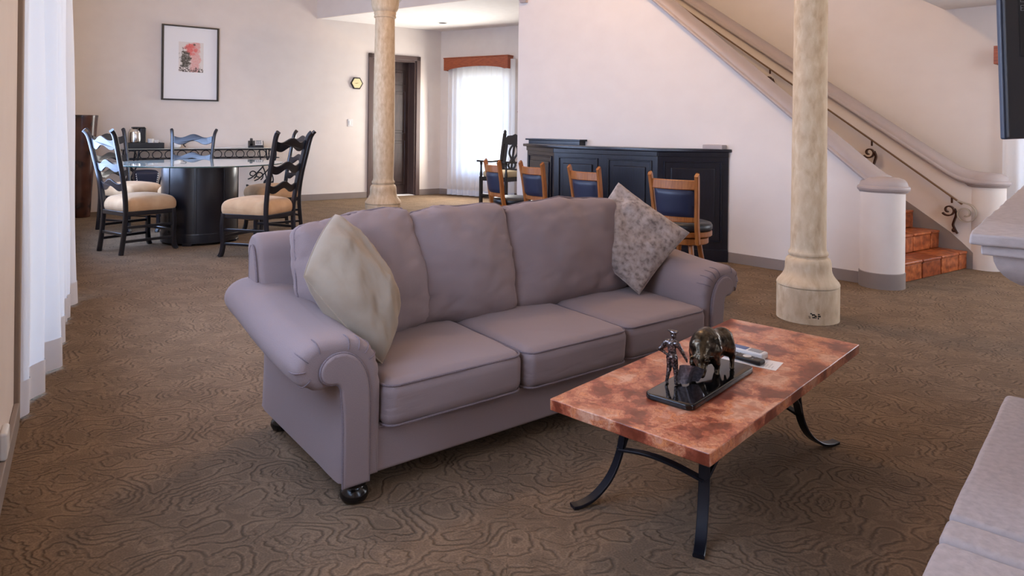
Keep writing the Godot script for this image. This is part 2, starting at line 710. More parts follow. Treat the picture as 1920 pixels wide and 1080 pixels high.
func view_and_light() -> void:
	var cam := Camera3D.new()
	cam.name = "camera"
	cam.projection = Camera3D.PROJECTION_FRUSTUM
	cam.near = 0.05
	cam.far = 100.0
	cam.size = 1080.0 / 1300.0 * cam.near
	cam.frustum_offset = Vector2(0.0, -298.0 / 1300.0 * cam.near)
	cam.position = V(0, 1.30, 0)
	cam.rotation.z = 0.011
	add_child(cam)
	cam.current = true
	var sky := ProceduralSkyMaterial.new()
	sky.sky_top_color = Color(0.62, 0.76, 0.96)
	sky.sky_horizon_color = Color(0.93, 0.95, 1.0)
	sky.ground_horizon_color = Color(0.85, 0.86, 0.88)
	sky.ground_bottom_color = Color(0.6, 0.6, 0.58)
	var e := Environment.new()
	e.background_mode = Environment.BG_SKY
	e.sky = Sky.new()
	e.sky.sky_material = sky
	e.background_energy_multiplier = 8.0
	e.tonemap_mode = Environment.TONE_MAPPER_LINEAR
	e.tonemap_exposure = 0.91
	e.sdfgi_enabled = true
	e.ssao_enabled = true
	e.ssil_enabled = true
	var w := WorldEnvironment.new()
	w.name = "world"
	w.environment = e
	add_child(w)
	# daylight through the openings
	area(V(-2.46, 1.85, -4.05), V(0.85, 0.02, -0.526), Vector2(2.0, 1.7), 13.0, Color(0.74, 0.83, 1.0), "daylight_terrace_door")
	area(V(-1.10, 1.65, -1.55), V(0.85, 0.0, -0.526), Vector2(1.5, 1.5), 2.6, Color(0.80, 0.86, 1.0), "added_side_daylight")  # added light from an unseen side window, brightens the sofa's left side
	area(V(-4.62, 1.6, -7.32), V(0.85, 0.0, -0.526), Vector2(2.2, 1.8), 11.0, Color(0.66, 0.78, 1.0), "daylight_dining_window")
	area(V(-0.80, 1.4, -13.1), V(-0.5, -0.02, 0.866), Vector2(1.2, 1.7), 16.0, Color(1.0, 0.98, 0.95), "daylight_far_window")
	area(V(6.1, 1.35, -5.6), V(-0.724, 0.0, 0.69), Vector2(1.8, 1.8), 8.0, Color(0.96, 0.97, 1.0), "daylight_right_window")
	area(V(3.9, 2.7, -0.3), V(-0.773, -0.05, -0.634), Vector2(3.6, 3.2), 9.0, Color(1.0, 0.96, 0.95), "added_rear_daylight")  # added soft light from an unseen window behind the camera

func frame(o: Vector3, d: Vector3) -> Transform3D:
	d = d.normalized()
	return Transform3D(Basis(d, Vector3.UP, d.cross(Vector3.UP)), o)

func flat(b: MB, poly: Array, y0: float, y1: float) -> void:
	b.prism(pts2(poly), y1 - y0, 0.0, Transform3D(Basis(V(1, 0, 0), V(0, 0, 1), V(0, 1, 0)), V(0, y0, 0)))

# a wall in its own frame (x along it, z into the room), with rectangular holes [x0, x1, y0, y1]
func wall(b: MB, x: Transform3D, x0: float, x1: float, y0: float, y1: float, thick: float, holes: Array) -> void:
	var at := x0
	for h in holes:
		if h[0] > at:
			b.box(V(at, y0, -thick), V(h[0], y1, 0), 0.0, x)
		if h[2] > y0:
			b.box(V(h[0], y0, -thick), V(h[1], h[2], 0), 0.0, x)
		if h[3] < y1:
			b.box(V(h[0], h[3], -thick), V(h[1], y1, 0), 0.0, x)
		at = h[1]
	b.box(V(at, y0, -thick), V(x1, y1, 0), 0.0, x)

const HIGH := 5.2
var FL: Transform3D    # left wall
var FB: Transform3D    # back wall
var FW: Transform3D    # wall of the far window
var FS: Transform3D    # stair
var FR: Transform3D    # wall behind the stair
var FN: Transform3D    # wall behind the camera

func shell() -> void:
	FL = frame(V(1.38, 0, 2.69), V(-0.526, 0, -0.85))
	FB = frame(V(-6.26, 0, -10.26), V(0.811, 0, -0.585))
	FW = frame(V(-1.43, 0, -13.75), V(0.866, 0, 0.5))
	FS = frame(V(3.03, 0, -6.0), V(0.69, 0, 0.724))
	FR = frame(V(4.55, 0, -7.45), V(0.69, 0, 0.724))
	FN = frame(V(7.31, 0, -4.55), V(-0.634, 0, 0.774))
	var b := MB.new()
	flat(b, [[-6.8, -10.2], [-1.5, -14.2], [1.2, -12.6], [1.4, -11.2], [7.8, -4.5], [1.3, 3.2]], -0.12, 0.0)
	struct("floor", b, M.carpet)
	b = MB.new()
	flat(b, [[-6.8, -10.2], [-1.5, -14.2], [1.2, -12.6], [1.4, -11.2], [7.8, -4.5], [1.3, 3.2]], HIGH, HIGH + 0.15)
	struct("ceiling", b, M.ceiling)
	b = MB.new()
	wall(b, FL, -0.3, 15.2, 0, HIGH, 0.25, [[4.1, 5.75, 0.9, 2.4], [6.74, 9.05, 0.0, 2.75], [10.5, 12.9, 0.7, 2.6]])
	struct("wall_left", b, M.wall)
	b = MB.new()
	wall(b, FB, -0.5, 6.1, 0, HIGH, 0.32, [[4.5, 5.42, 0.0, 2.6]])
	struct("wall_back", b, M.wall)
	b = MB.new()
	wall(b, FW, -0.1, 2.9, 0, HIGH, 0.22, [[0.42, 1.62, 0.42, 2.42]])
	struct("wall_far_window", b, M.wall)
	b = MB.new()
	wall(b, frame(V(0.82, 0, -12.45), V(0.28, 0, 1.38)), -0.3, 1.6, 0, HIGH, 0.2, [])
	struct("wall_passage", b, M.wall)
	b = MB.new()
	wall(b, FR, -5.1, 4.2, 0, HIGH, 0.25, [[0.85, 2.6, 0.5, 2.0]])
	struct("wall_right", b, M.wall)
	b = MB.new()
	wall(b, FN, -0.2, 9.6, 0, HIGH, 0.25, [[2.9, 6.6, 0.9, 4.4]])
	struct("wall_near", b, M.wall)
	# gallery above the entrance, its underside is the low ceiling there
	b = MB.new()
	flat(b, [[-3.45, -12.29], [0.35, -9.63], [0.95, -9.2], [1.45, -11.0], [1.0, -12.5], [-1.45, -13.9]], 3.22, 3.9)
	struct("ceiling_gallery", b, M.ceiling)
	b = MB.new()
	var fg := frame(V(-3.45, 0, -12.29), V(0.819, 0, 0.573))
	b.box(V(-0.1, 3.215, -0.02), V(4.7, 3.92, 0.03), 0.004, fg)
	struct("trim_1", b, M.wall)
	b = MB.new()
	b.box(V(0.08, 2.62, -0.2), V(3.4, 2.8, 1.6), 0.0, FR)
	struct("ceiling_right", b, M.ceiling)
	b = MB.new()
	b.prism(pts2([[0.0, 3.22], [0.0, 3.06], [0.05, 3.05], [0.06, 3.0], [0.12, 2.985], [0.13, 2.945], [0.24, 2.94], [0.24, 3.22]]), 0.34, 0.006, FS * Transform3D(Basis(), V(-4.36, 0, -0.30)))
	struct("trim_7", b, M.cap_paint)
	# skirtings
	b = MB.new()
	b.box(V(0.2, 0, 0), V(4.42, 0.11, 0.018), 0.004, FB)
	b.box(V(5.5, 0, 0), V(5.98, 0.11, 0.018), 0.004, FB)
	struct("baseboard_back", b, M.skirt_paint)
	b = MB.new()
	b.box(V(0.0, 0, 0), V(2.9, 0.11, 0.018), 0.004, FW)
	struct("baseboard_far_window", b, M.skirt_paint)
	b = MB.new()
	b.box(V(0.0, 0, 0), V(6.66, 0.1, 0.022), 0.005, FL)
	b.box(V(9.12, 0, 0), V(14.9, 0.1, 0.022), 0.005, FL)
	struct("baseboard_left", b, M.skirt_paint)
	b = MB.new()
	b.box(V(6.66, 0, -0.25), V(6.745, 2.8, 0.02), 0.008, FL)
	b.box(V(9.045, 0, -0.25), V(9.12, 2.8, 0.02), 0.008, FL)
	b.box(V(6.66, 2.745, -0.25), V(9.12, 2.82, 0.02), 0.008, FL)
	struct("shade_trim_2", b, M.jamb)  # edge trim, its brown paints in the shade at the near wall end
	# door in its recess
	b = MB.new()
	b.box(V(4.42, 0, -0.02), V(4.505, 2.68, 0.03), 0.008, FB)
	b.box(V(5.415, 0, -0.02), V(5.5, 2.68, 0.03), 0.008, FB)
	b.box(V(4.42, 2.595, -0.02), V(5.5, 2.68, 0.03), 0.008, FB)
	b.box(V(5.385, 0, -0.3), V(5.42, 2.6, 0.0), 0.004, FB)
	b.box(V(5.36, 0, -0.29), V(5.39, 2.6, -0.2), 0.004, FB)
	b.box(V(4.5, 0, -0.3), V(4.535, 2.6, 0.0), 0.004, FB)
	b.box(V(4.5, 2.565, -0.3), V(5.42, 2.6, 0.0), 0.004, FB)
	struct("trim_3", b, M.door_frame)
	b = MB.new()
	b.box(V(4.5, 0, -0.32), V(5.42, 0.012, 0.0), 0.003, FB)
	struct("trim_4", b, M.paper)
	b = MB.new()
	b.box(V(4.53, 0.012, -0.255), V(5.365, 2.57, -0.21), 0.004, FB)
	var door := struct("door_1", b, M.door_wood)
	door.set_meta("label", "dark brown panelled door in a deep recess behind the stone column")
	for r in [[0.2, 1.05], [1.2, 2.0], [2.13, 2.42]]:
		for c in [[4.61, 4.91], [4.99, 5.29]]:
			var q := MB.new()
			q.bar(pts3([V(c[0], r[0], -0.208), V(c[1], r[0], -0.208), V(c[1], r[1], -0.208), V(c[0], r[1], -0.208)]), 0.016, 0.022, V(0, 0, 1), 0.004, true)
			q.box(V(c[0] + 0.05, r[0] + 0.05, -0.214), V(c[1] - 0.05, r[1] - 0.05, -0.199), 0.006)
			var pm := q.mesh()
			same("panel", pm, M.door_wood, door, FB)
	var hn := MB.new()
	hn.box(V(4.555, 1.02, -0.212), V(4.6, 1.24, -0.2), 0.005, FB)
	hn.tube(pts3([FB * V(4.577, 1.15, -0.2), FB * V(4.577, 1.15, -0.15), FB * V(4.68, 1.15, -0.145)]), 0.011, 8)
	part("handle", hn, M.chrome, door)
	hn = MB.new()
	hn.lathe([Vector2(0.028, 0), Vector2(0.028, 0.012), Vector2(0.02, 0.018)], 20, FB * Transform3D(Basis(V(1, 0, 0), PI / 2), V(4.585, 1.55, -0.21)))
	part("lock", hn, M.chrome, door)
	# recessed lamp in the gallery ceiling
	var lamp := thing("ceiling_downlight", "small dark round downlight set in the low ceiling by the far window", "ceiling light", V(-1.28, 3.22, -12.6))
	b = MB.new()
	b.lathe([Vector2(0.09, -0.008), Vector2(0.1, -0.004), Vector2(0.1, 0.0)], 28)
	part("ring", b, M.white_plastic, lamp)
	b = MB.new()
	b.lathe([Vector2(0.07, -0.0095), Vector2(0.07, -0.006)], 28)
	part("lamp_opening", b, M.black_plastic, lamp)

# ------------------------------------------------------------------ stair
func cap_profile() -> PackedVector2Array:
	return pts2([[-0.18, 0], [0.18, 0], [0.196, 0.008], [0.2, 0.022], [0.194, 0.036], [0.178, 0.044], [0.172, 0.05], [0.168, 0.07], [0.152, 0.092], [0.12, 0.108], [0.07, 0.116], [-0.07, 0.116], [-0.12, 0.108], [-0.152, 0.092], [-0.168, 0.07], [-0.172, 0.05], [-0.178, 0.044], [-0.194, 0.036], [-0.2, 0.022], [-0.196, 0.008]])

func cap_sweep(b: MB, path: Array, z: float) -> void:
	var fr := []
	for i in path.size():
		var a: Vector2 = path[maxi(i - 1, 0)]
		var c: Vector2 = path[mini(i + 1, path.size() - 1)]
		var d := (c - a).normalized()
		var p: Vector2 = path[i]
		fr.append([FS * Transform3D(Basis(V(0, 0, 1), V(0, 1, 0), V(d.x, d.y, 0)), V(p.x, p.y, z)), 0.0])
	b.sweep(cap_profile(), fr)

func newel_cap(b: MB, at: Vector3) -> void:
	b.lathe([Vector2(0.165, -0.02), Vector2(0.185, -0.012), Vector2(0.19, 0.0), Vector2(0.2, 0.008), Vector2(0.204, 0.024), Vector2(0.199, 0.038), Vector2(0.186, 0.046), Vector2(0.184, 0.056), Vector2(0.176, 0.078), Vector2(0.158, 0.098), Vector2(0.12, 0.112), Vector2(0.06, 0.118), Vector2(0.004, 0.119)], 48, FS * Transform3D(Basis(), at))

func stair() -> void:
	var b := MB.new()
	b.prism(pts2([[0.14, 0], [0.14, 0.83], [-3.4, 3.757], [-3.4, HIGH], [-4.287, HIGH], [-4.287, 0]]), 0.28, 0.0, FS * Transform3D(Basis(), V(0, 0, -0.28)))
	b.lathe([Vector2(0.172, 0), Vector2(0.172, 0.8)], 48, FS * Transform3D(Basis(), V(0.16, 0, -0.03)))
	struct("wall_stair_front", b, M.wall)
	b = MB.new()
	b.box(V(-4.287, 0, 0), V(0.02, 0.1, 0.014), 0.003, FS)
	b.lathe([Vector2(0.178, 0), Vector2(0.178, 0.128), Vector2(0.173, 0.132)], 48, FS * Transform3D(Basis(), V(0.16, 0, -0.03)))
	struct("baseboard_stair_front", b, M.skirt_paint)
	b = MB.new()
	cap_sweep(b, [Vector2(-3.45, 3.78), Vector2(-1.0, 1.752), Vector2(-0.05, 0.965), Vector2(0.06, 0.875), Vector2(0.12, 0.835), Vector2(0.16, 0.815)], -0.13)
	newel_cap(b, V(0.16, 0.81, -0.05))
	struct("trim_5", b, M.cap_paint)
	# far side of the flight
	b = MB.new()
	b.prism(pts2([[0.6, 0], [0.6, 0.85], [0.42, 0.86], [0.25, 0.93], [-4.6, 4.3], [-4.6, 0]]), 0.29, 0.0, FS * Transform3D(Basis(), V(0, 0, -1.79)))
	b.lathe([Vector2(0.165, 0), Vector2(0.165, 0.82)], 48, FS * Transform3D(Basis(), V(0.56, 0, -1.64)))
	struct("wall_stair_far", b, M.wall)
	b = MB.new()
	b.prism(pts2([[0.6, 0], [0.6, 0.07], [0.52, 0.13], [0.40, 0.245], [0.3, 0.335], [-0.127, 0.632], [-3.0, 2.63], [-3.0, 0]]), 0.012, 0.0, FS * Transform3D(Basis(), V(0, 0, -1.502)))
	struct("baseboard_stair_far", b, M.skirt_paint)
	b = MB.new()
	cap_sweep(b, [Vector2(-4.6, 4.28), Vector2(0.1, 1.013), Vector2(0.22, 0.93), Vector2(0.29, 0.885), Vector2(0.36, 0.848), Vector2(0.43, 0.825), Vector2(0.5, 0.815), Vector2(0.56, 0.812)], -1.64)
	newel_cap(b, V(0.56, 0.81, -1.64))
	struct("trim_6", b, M.cap_paint)
	# flight of steps, every tile a piece
	var st := thing("staircase", "terracotta tiled staircase climbing between two white banister walls", "staircase", FS.origin, FS.basis.get_euler().y)
	var edges := [-0.285, -0.62, -0.97, -1.315, -1.488]
	b = MB.new()
	for i in 14:
		var x0 := 0.20 - 0.235 * i
		var y1 := 0.175 * (i + 1) - 0.02
		b.prism(pts2([[x0 + 0.05 - 0.04, 0.28], [x0 + 0.244 - 0.04, 1.49], [x0 - 0.35, 1.49], [x0 - 0.5, 0.28]]), y1, 0.0, Transform3D(Basis(V(1, 0, 0), V(0, 0, -1), V(0, 1, 0)), V(0, 0, 0)))
	part("step_core", b, M.mortar, st)
	var rng := RandomNumberGenerator.new()
	rng.seed = 5
	var lt := -atan2(0.194, 1.21)
	for i in 5:
		for k in 4:
			var z0: float = edges[k]
			var z1: float = edges[k + 1]
			var zc := (z0 + z1) * 0.5
			var xc := 0.20 - 0.235 * i + 0.05 + (-zc - 0.28) * 0.16
			var w := absf(z1 - z0) - 0.009
			var tone = M.terracotta if rng.randf() < 0.65 else M.terracotta_dark
			var q := MB.new()
			q.rbox(V(0, 0, 0), V(0.024, 0.145, w), 0.008, 2, 1)
			var rx := Transform3D(Basis(Vector3.UP, lt), V(xc - 0.012, 0.175 * i + 0.075, zc))
			same("riser_tile", q.mesh(60), tone, st, rx * Transform3D(Basis(V(0, 0, 1), rng.randf_range(-0.015, 0.015)), V(rng.randf_range(-0.002, 0.002), 0, 0)))
			q = MB.new()
			q.rbox(V(0, 0, 0), V(0.29, 0.026, w), 0.01, 2, 1)
			same("tread_tile", q.mesh(60), tone, st, Transform3D(Basis(Vector3.UP, lt), V(xc - 0.13, 0.175 * (i + 1) - 0.013 + rng.randf_range(-0.0015, 0.0015), zc)))
	# handrail
	var hr := thing("handrail", "slim bronze handrail with a scrolled end along the far banister wall", "handrail", FS.origin, FS.basis.get_euler().y)
	b = MB.new()
	var zr := -1.40
	var line := [V(-4.0, 3.83, zr), V(-2.0, 2.376, zr), V(-0.4, 1.225, zr), V(0.334, 0.69, zr), V(0.42, 0.625, zr)]
	b.bar(pts3(line), 0.036, 0.014, V(0, 1, 0), 0.004)
	part("rail", b, M.bronze_rail, hr)
	b = MB.new()
	var sp := spiral(V(0.447, 0.535, zr), 0.098, 0.022, 1.25, -8.2, 44, V(1, 0, 0), V(0, 1, 0))
	b.bar(pts3([V(0.38, 0.655, zr)] + sp), 0.012, 0.04, V(0, 0, 1), 0.002)
	part("scroll_end", b, M.bronze_bright, hr)
	for s in [[-1.52, 2.035], [-0.40, 1.225], [0.334, 0.69]]:
		var q := MB.new()
		var o := V(s[0], s[1], zr)
		q.box(o + V(-0.008, -0.06, -0.008), o + V(0.008, 0, 0.008), 0.002)
		var c := o + V(-0.03, -0.13, -0.01)
		var sc := []
		for p in spiral(c, 0.018, 0.06, 4.6, -2.6, 26, V(1, 0, 0), V(0, 1, 0)):
			sc.append(p)
		q.bar(pts3(sc), 0.013, 0.045, V(0, 0, 1), 0.002)
		var tail := curve([o + V(0.022, -0.12, -0.01), o + V(0.03, -0.17, -0.03), o + V(0.01, -0.23, -0.05), o + V(-0.005, -0.28, -0.07), o + V(0.012, -0.33, -0.085), o + V(0.03, -0.36, -0.09)], 5)
		q.bar(tail, 0.013, 0.045, V(0, 0, 1), 0.002)
		q.sphere(o + V(0.0, -0.33, -0.075), V(0.02, 0.02, 0.02), 8)
		part("bracket", q, M.bronze_dark, hr)

# ------------------------------------------------------------------ columns
func columns() -> void:
	var prof := [Vector2(0.208, -0.01), Vector2(0.206, 0.0), Vector2(0.206, 0.226), Vector2(0.202, 0.232), Vector2(0.207, 0.236), Vector2(0.208, 0.246), Vector2(0.2, 0.262), Vector2(0.183, 0.282), Vector2(0.168, 0.302), Vector2(0.158, 0.322), Vector2(0.153, 0.342), Vector2(0.152, 0.372), Vector2(0.151, 0.392), Vector2(0.146, 0.412), Vector2(0.136, 0.425), Vector2(0.122, 0.432), Vector2(0.122, 0.438), Vector2(0.129, 0.444), Vector2(0.132, 0.455), Vector2(0.129, 0.466), Vector2(0.121, 0.474), Vector2(0.117, 0.5), Vector2(0.1145, 1.2), Vector2(0.111, 2.0), Vector2(0.106, 2.9)]
	var cap := [Vector2(0.106, 2.9), Vector2(0.118, 2.91), Vector2(0.12, 2.925), Vector2(0.115, 2.935), Vector2(0.113, 2.945), Vector2(0.122, 2.955), Vector2(0.124, 2.97), Vector2(0.118, 2.98), Vector2(0.128, 3.0), Vector2(0.14, 3.03), Vector2(0.146, 3.08), Vector2(0.148, 3.14), Vector2(0.16, 3.17), Vector2(0.175, 3.19), Vector2(0.175, 3.24)]
	var t := thing("stone_column", "cream stone column standing nearest, right behind the coffee table", "column", V(2.09, 0, -4.87), 0.0, "carved stone columns")
	var b := MB.new()
	b.lathe(prof.slice(0, 4), 56)
	part("plinth", b, M.cantera, t)
	b = MB.new()
	b.lathe(prof.slice(4, 16), 56)
	part("base_moulding", b, M.cantera, t, 60)
	b = MB.new()
	b.lathe(prof.slice(15, 25), 56)
	part("shaft", b, M.cantera, t)
	b = MB.new()
	b.lathe(cap + [Vector2(0.175, HIGH)], 56)
	part("capital", b, M.cantera, t, 50)
	# chipped dark marks low on the plinth
	b = MB.new()
	var rng := RandomNumberGenerator.new()
	rng.seed = 8
	for k in 16:
		var a := 1.42 + rng.randf_range(-0.17, 0.17) + 0.35
		var y := 0.062 + rng.randf_range(-0.016, 0.016)
		var p := V(cos(a) * 0.2055, y, sin(a) * 0.2055)
		b.rbox(p, V(rng.randf_range(0.006, 0.02), rng.randf_range(0.003, 0.012), 0.003), 0.001, 1, 1, Transform3D(Basis(Vector3.UP, PI / 2 - a), p) * Transform3D(Basis(), -p))
	part("scuff_marks", b, M.dark_oak, t)
	# the far column is a size larger
	var k := 1.27
	var u := thing("stone_column", "cream stone column standing far back in front of the brown door", "column", V(-1.70, 0, -9.2), 0.0, "carved stone columns")
	var pf := []
	for p in prof:
		pf.append(Vector2(p.x * k * (0.98 if p.y > 0.5 else 0.9), p.y * k if p.y < 0.6 else p.y * 0.98))
	pf[-1] = Vector2(0.128, 2.75)
	b = MB.new()
	b.lathe(pf.slice(0, 4), 48)
	part("plinth", b, M.cantera, u)
	b = MB.new()
	b.lathe(pf.slice(4, 16), 48)
	part("base_moulding", b, M.cantera, u, 60)
	b = MB.new()
	b.lathe(pf.slice(15, 25), 48)
	part("shaft", b, M.cantera, u)
	b = MB.new()
	b.lathe([Vector2(0.128, 2.75), Vector2(0.143, 2.755), Vector2(0.145, 2.775), Vector2(0.138, 2.785), Vector2(0.143, 2.8), Vector2(0.146, 2.82), Vector2(0.14, 2.83), Vector2(0.158, 2.85), Vector2(0.172, 2.88), Vector2(0.18, 2.93), Vector2(0.184, 3.0), Vector2(0.2, 3.05), Vector2(0.21, 3.1), Vector2(0.21, 3.2)], 48)
	part("capital", b, M.cantera, u, 50)
	b = MB.new()
	b.prism(pts2([[-0.42, 3.2], [-0.41, 3.14], [-0.36, 3.12], [-0.34, 3.07], [-0.29, 3.06], [-0.26, 3.02], [-0.2, 3.01], [-0.17, 2.965], [-0.11, 2.955], [0.11, 2.955], [0.17, 2.965], [0.2, 3.01], [0.26, 3.02], [0.29, 3.06], [0.34, 3.07], [0.36, 3.12], [0.41, 3.14], [0.42, 3.2]]), 0.3, 0.01, Transform3D(Basis(Vector3.UP, 0.0), V(0, 0.02, -0.15)))
	b.box(V(-0.6, 3.2, -0.2), V(0.6, 3.6, 0.2), 0.01)
	part("bracket", b, M.cap_paint, u)

func added_lamp() -> void:  # added lamp, out of view, put in to warm the upper walls
	var t := thing("added_pendant_lamp", "added frosted glass bowl lamp, unseen above the view, warming the upper walls", "lamp", V(0.3, 0, -6.2))
	var b := MB.new()
	b.tube(pts3([V(0, 4.55, 0), V(0, HIGH, 0)]), 0.012, 8)
	b.lathe([Vector2(0.07, HIGH - 0.03), Vector2(0.05, HIGH)], 20)
	part("stem", b, M.bronze_dark, t)
	b = MB.new()
	b.lathe([Vector2(0.02, 4.36), Vector2(0.12, 4.39), Vector2(0.19, 4.45), Vector2(0.21, 4.53), Vector2(0.2, 4.56)], 32)
	var g := mat("added_lamp_glass", "fff0d8", 0.5)
	g.emission_enabled = true
	g.emission = Color("ffd9a8")
	g.emission_energy_multiplier = 3.0
	part("added_lamp_bowl", b, g, t)
	var l := OmniLight3D.new()  # warm light of the added lamp
	l.name = "added_lamp_light"
	l.position = V(0.3, 4.46, -6.2)
	l.light_energy = 5.0
	l.light_color = Color(1.0, 0.82, 0.62)
	l.light_size = 0.2
	l.omni_range = 25.0
	l.omni_attenuation = 2.0
	l.shadow_enabled = true
	add_child(l, true)

# ------------------------------------------------------------------ windows, curtains
func window_unit(n: int, x: Transform3D, x0: float, x1: float, y0: float, y1: float, z: float, cols: int, rows: int, label: String) -> void:
	var b := MB.new()
	var w := 0.06
	b.box(V(x0, y0, z - 0.03), V(x0 + w, y1, z + 0.03), 0.004, x)
	b.box(V(x1 - w, y0, z - 0.03), V(x1, y1, z + 0.03), 0.004, x)
	b.box(V(x0, y1 - w, z - 0.03), V(x1, y1, z + 0.03), 0.004, x)
	b.box(V(x0, y0, z - 0.03), V(x1, y0 + w, z + 0.03), 0.004, x)
	for i in range(1, cols):
		var c := lerpf(x0, x1, float(i) / cols)
		b.box(V(c - 0.025, y0, z - 0.025), V(c + 0.025, y1, z + 0.025), 0.004, x)
	for i in range(1, rows):
		var c := lerpf(y0, y1, float(i) / rows)
		b.box(V(x0, c - 0.02, z - 0.02), V(x1, c + 0.02, z + 0.02), 0.004, x)
	var f := struct("window_%d" % n, b, M.white_plastic)
	f.set_meta("label", label)
	for i in cols:
		for j in rows:
			var q := MB.new()
			q.box(V(lerpf(x0, x1, float(i) / cols) + 0.02, lerpf(y0, y1, float(j) / rows) + 0.02, z - 0.003), V(lerpf(x0, x1, (i + 1.0) / cols) - 0.02, lerpf(y0, y1, (j + 1.0) / rows) - 0.02, z + 0.003), 0.0, x)
			part("pane", q, M.glass, f)

# hanging cloth: f(u, v) gives the point, u along the rod, v from the top down
func cloth(f: Callable, nu: int, nv: int, thick := 0.0) -> MB:
	var b := MB.new()
	var rows := []
	for j in nv + 1:
		var r := PackedVector3Array()
		for i in nu + 1:
			r.push_back(f.call(float(i) / nu, float(j) / nv))
		rows.append(r)
	b.grid(rows, false, false)
	return b

func windows_and_curtains() -> void:
	window_unit(1, FL, 6.75, 9.04, 0.02, 2.74, -0.16, 3, 1, "white framed terrace door behind the tall sheer curtains")
	window_unit(2, FW, 0.42, 1.62, 0.42, 2.42, -0.12, 2, 2, "bright far window behind the sheer curtain and cedar pelmet")
	window_unit(3, FR, 0.85, 2.6, 0.5, 2.0, -0.12, 2, 2, "bright window behind the curtain at the right edge")
	window_unit(4, FN, 2.9, 6.6, 0.9, 4.4, -0.12, 4, 3, "added large window behind the viewer, unseen, to let in light")  # added opening for the rear light, never in view
	window_unit(5, FL, 4.1, 5.75, 0.9, 2.4, -0.12, 2, 1, "added window beside the viewer on the left wall, unseen, to light the sofa arm")  # added opening for the side light on the sofa, never in view
	window_unit(6, FL, 10.5, 12.9, 0.7, 2.6, -0.12, 3, 1, "window beside the dining table on the left wall")
	# left: tall sheers, deep folds
	var keys := [[0.0, 0.02], [0.03, 0.05], [0.085, 0.04], [0.13, 0.12], [0.175, 0.03], [0.23, 0.03], [0.30, 0.15], [0.345, 0.14], [0.37, 0.05], [0.43, 0.06], [0.52, 0.17], [0.56, 0.14], [0.59, 0.05], [0.66, 0.07], [0.74, 0.17], [0.80, 0.18], [0.84, 0.08], [0.9, 0.14], [0.96, 0.24], [1.0, 0.2]]
	var folds := Curve.new()
	folds.max_value = 1.0
	for k in keys:
		folds.add_point(Vector2(k[0], k[1]))
	var drape := func(u: float, v: float) -> Vector3:
		var s := lerpf(6.72, 9.0, u)
		var z := folds.sample(u) * lerpf(0.72, 1.0, v) + 0.012 * sin(u * 90.0) * (0.4 + 0.6 * v) - 0.01
		return FL * V(s + 0.012 * sin(v * 5.0 + u * 30.0), lerpf(2.86, 0.012, v), z + 0.006 * sin(v * 9.0 + u * 17.0))
	var t := thing("sheer_curtain", "tall white sheer curtain in deep folds at the left wall", "curtain", Vector3.ZERO)
	part("cloth", cloth(drape, 220, 24), M.sheer, t, 70)
	var hem := func(u: float, v: float) -> Vector3:
		return drape.call(u, lerpf(0.945, 1.0, v)) + FL.basis.z * 0.004
	part("hem", cloth(hem, 220, 3), M.sheer_hem, t, 70)
	var b := MB.new()
	b.tube(pts3([FL * V(6.55, 2.88, 0.1), FL * V(9.2, 2.88, 0.1)]), 0.014, 10)
	part("curtain_rod", b, M.white_plastic, t)
	# far window: sheer under an arched cedar pelmet
	var far := func(u: float, v: float) -> Vector3:
		return FW * V(lerpf(0.26, 1.76, u), lerpf(2.6, 0.015, v), 0.10 + 0.022 * sin(u * 75.0 + 1.2 * sin(u * 11.0)) * (0.7 + 0.3 * v))
	t = thing("sheer_curtain", "sheer cream curtain glowing at the far window under the cedar pelmet", "curtain", Vector3.ZERO)
	part("cloth", cloth(far, 200, 14), M.sheer_back, t, 70)
	var fhem := func(u: float, v: float) -> Vector3:
		return far.call(u, lerpf(0.96, 1.0, v)) + FW.basis.z * 0.003
	part("hem", cloth(fhem, 200, 2), M.sheer_hem, t, 70)
	t = thing("cedar_pelmet", "reddish brown cedar pelmet with an arched lower edge above the far window", "pelmet", FW.origin, FW.basis.get_euler().y)
	b = MB.new()
	var out := [[0.22, 2.65], [0.22, 2.42]]
	for i in 21:
		var k := i / 20.0
		out.append([lerpf(0.30, 1.58, k), 2.42 + 0.065 * pow(sin(PI * k), 0.6)])
	out += [[1.66, 2.42], [1.66, 2.65]]
	b.prism(pts2(out), 0.022, 0.003, Transform3D(Basis(), V(0, 0, 0.18)))
	part("front_board", b, M.cedar, t)
	for x in [0.22, 1.638]:
		b = MB.new()
		b.box(V(x, 2.42, 0.0), V(x + 0.022, 2.65, 0.18), 0.003)
		part("end_board", b, M.cedar, t)
	b = MB.new()
	b.box(V(0.21, 2.65, 0.0), V(1.67, 2.668, 0.21), 0.004)
	part("top_board", b, M.cedar, t)
	# right window, mostly hidden by the television
	var rc := func(u: float, v: float) -> Vector3:
		return FR * V(lerpf(0.625, 2.75, u), lerpf(2.12, 0.015, v), 0.12 + 0.03 * sin(u * 80.0 + sin(u * 9.0)))
	t = thing("sheer_curtain", "white sheer curtain at the right edge below the television", "curtain", Vector3.ZERO)
	part("cloth", cloth(rc, 160, 10), M.sheer_back, t, 70)
	t = thing("cedar_pelmet", "end of a brown pelmet peeping out left of the television", "pelmet", FR.origin, FR.basis.get_euler().y)
	b = MB.new()
	b.box(V(0.56, 2.0, 0.19), V(2.9, 2.18, 0.212), 0.003)
	part("front_board", b, M.cedar, t)
	b = MB.new()
	b.box(V(0.56, 2.0, 0.0), V(0.582, 2.18, 0.19), 0.003)
	part("end_board", b, M.cedar, t)

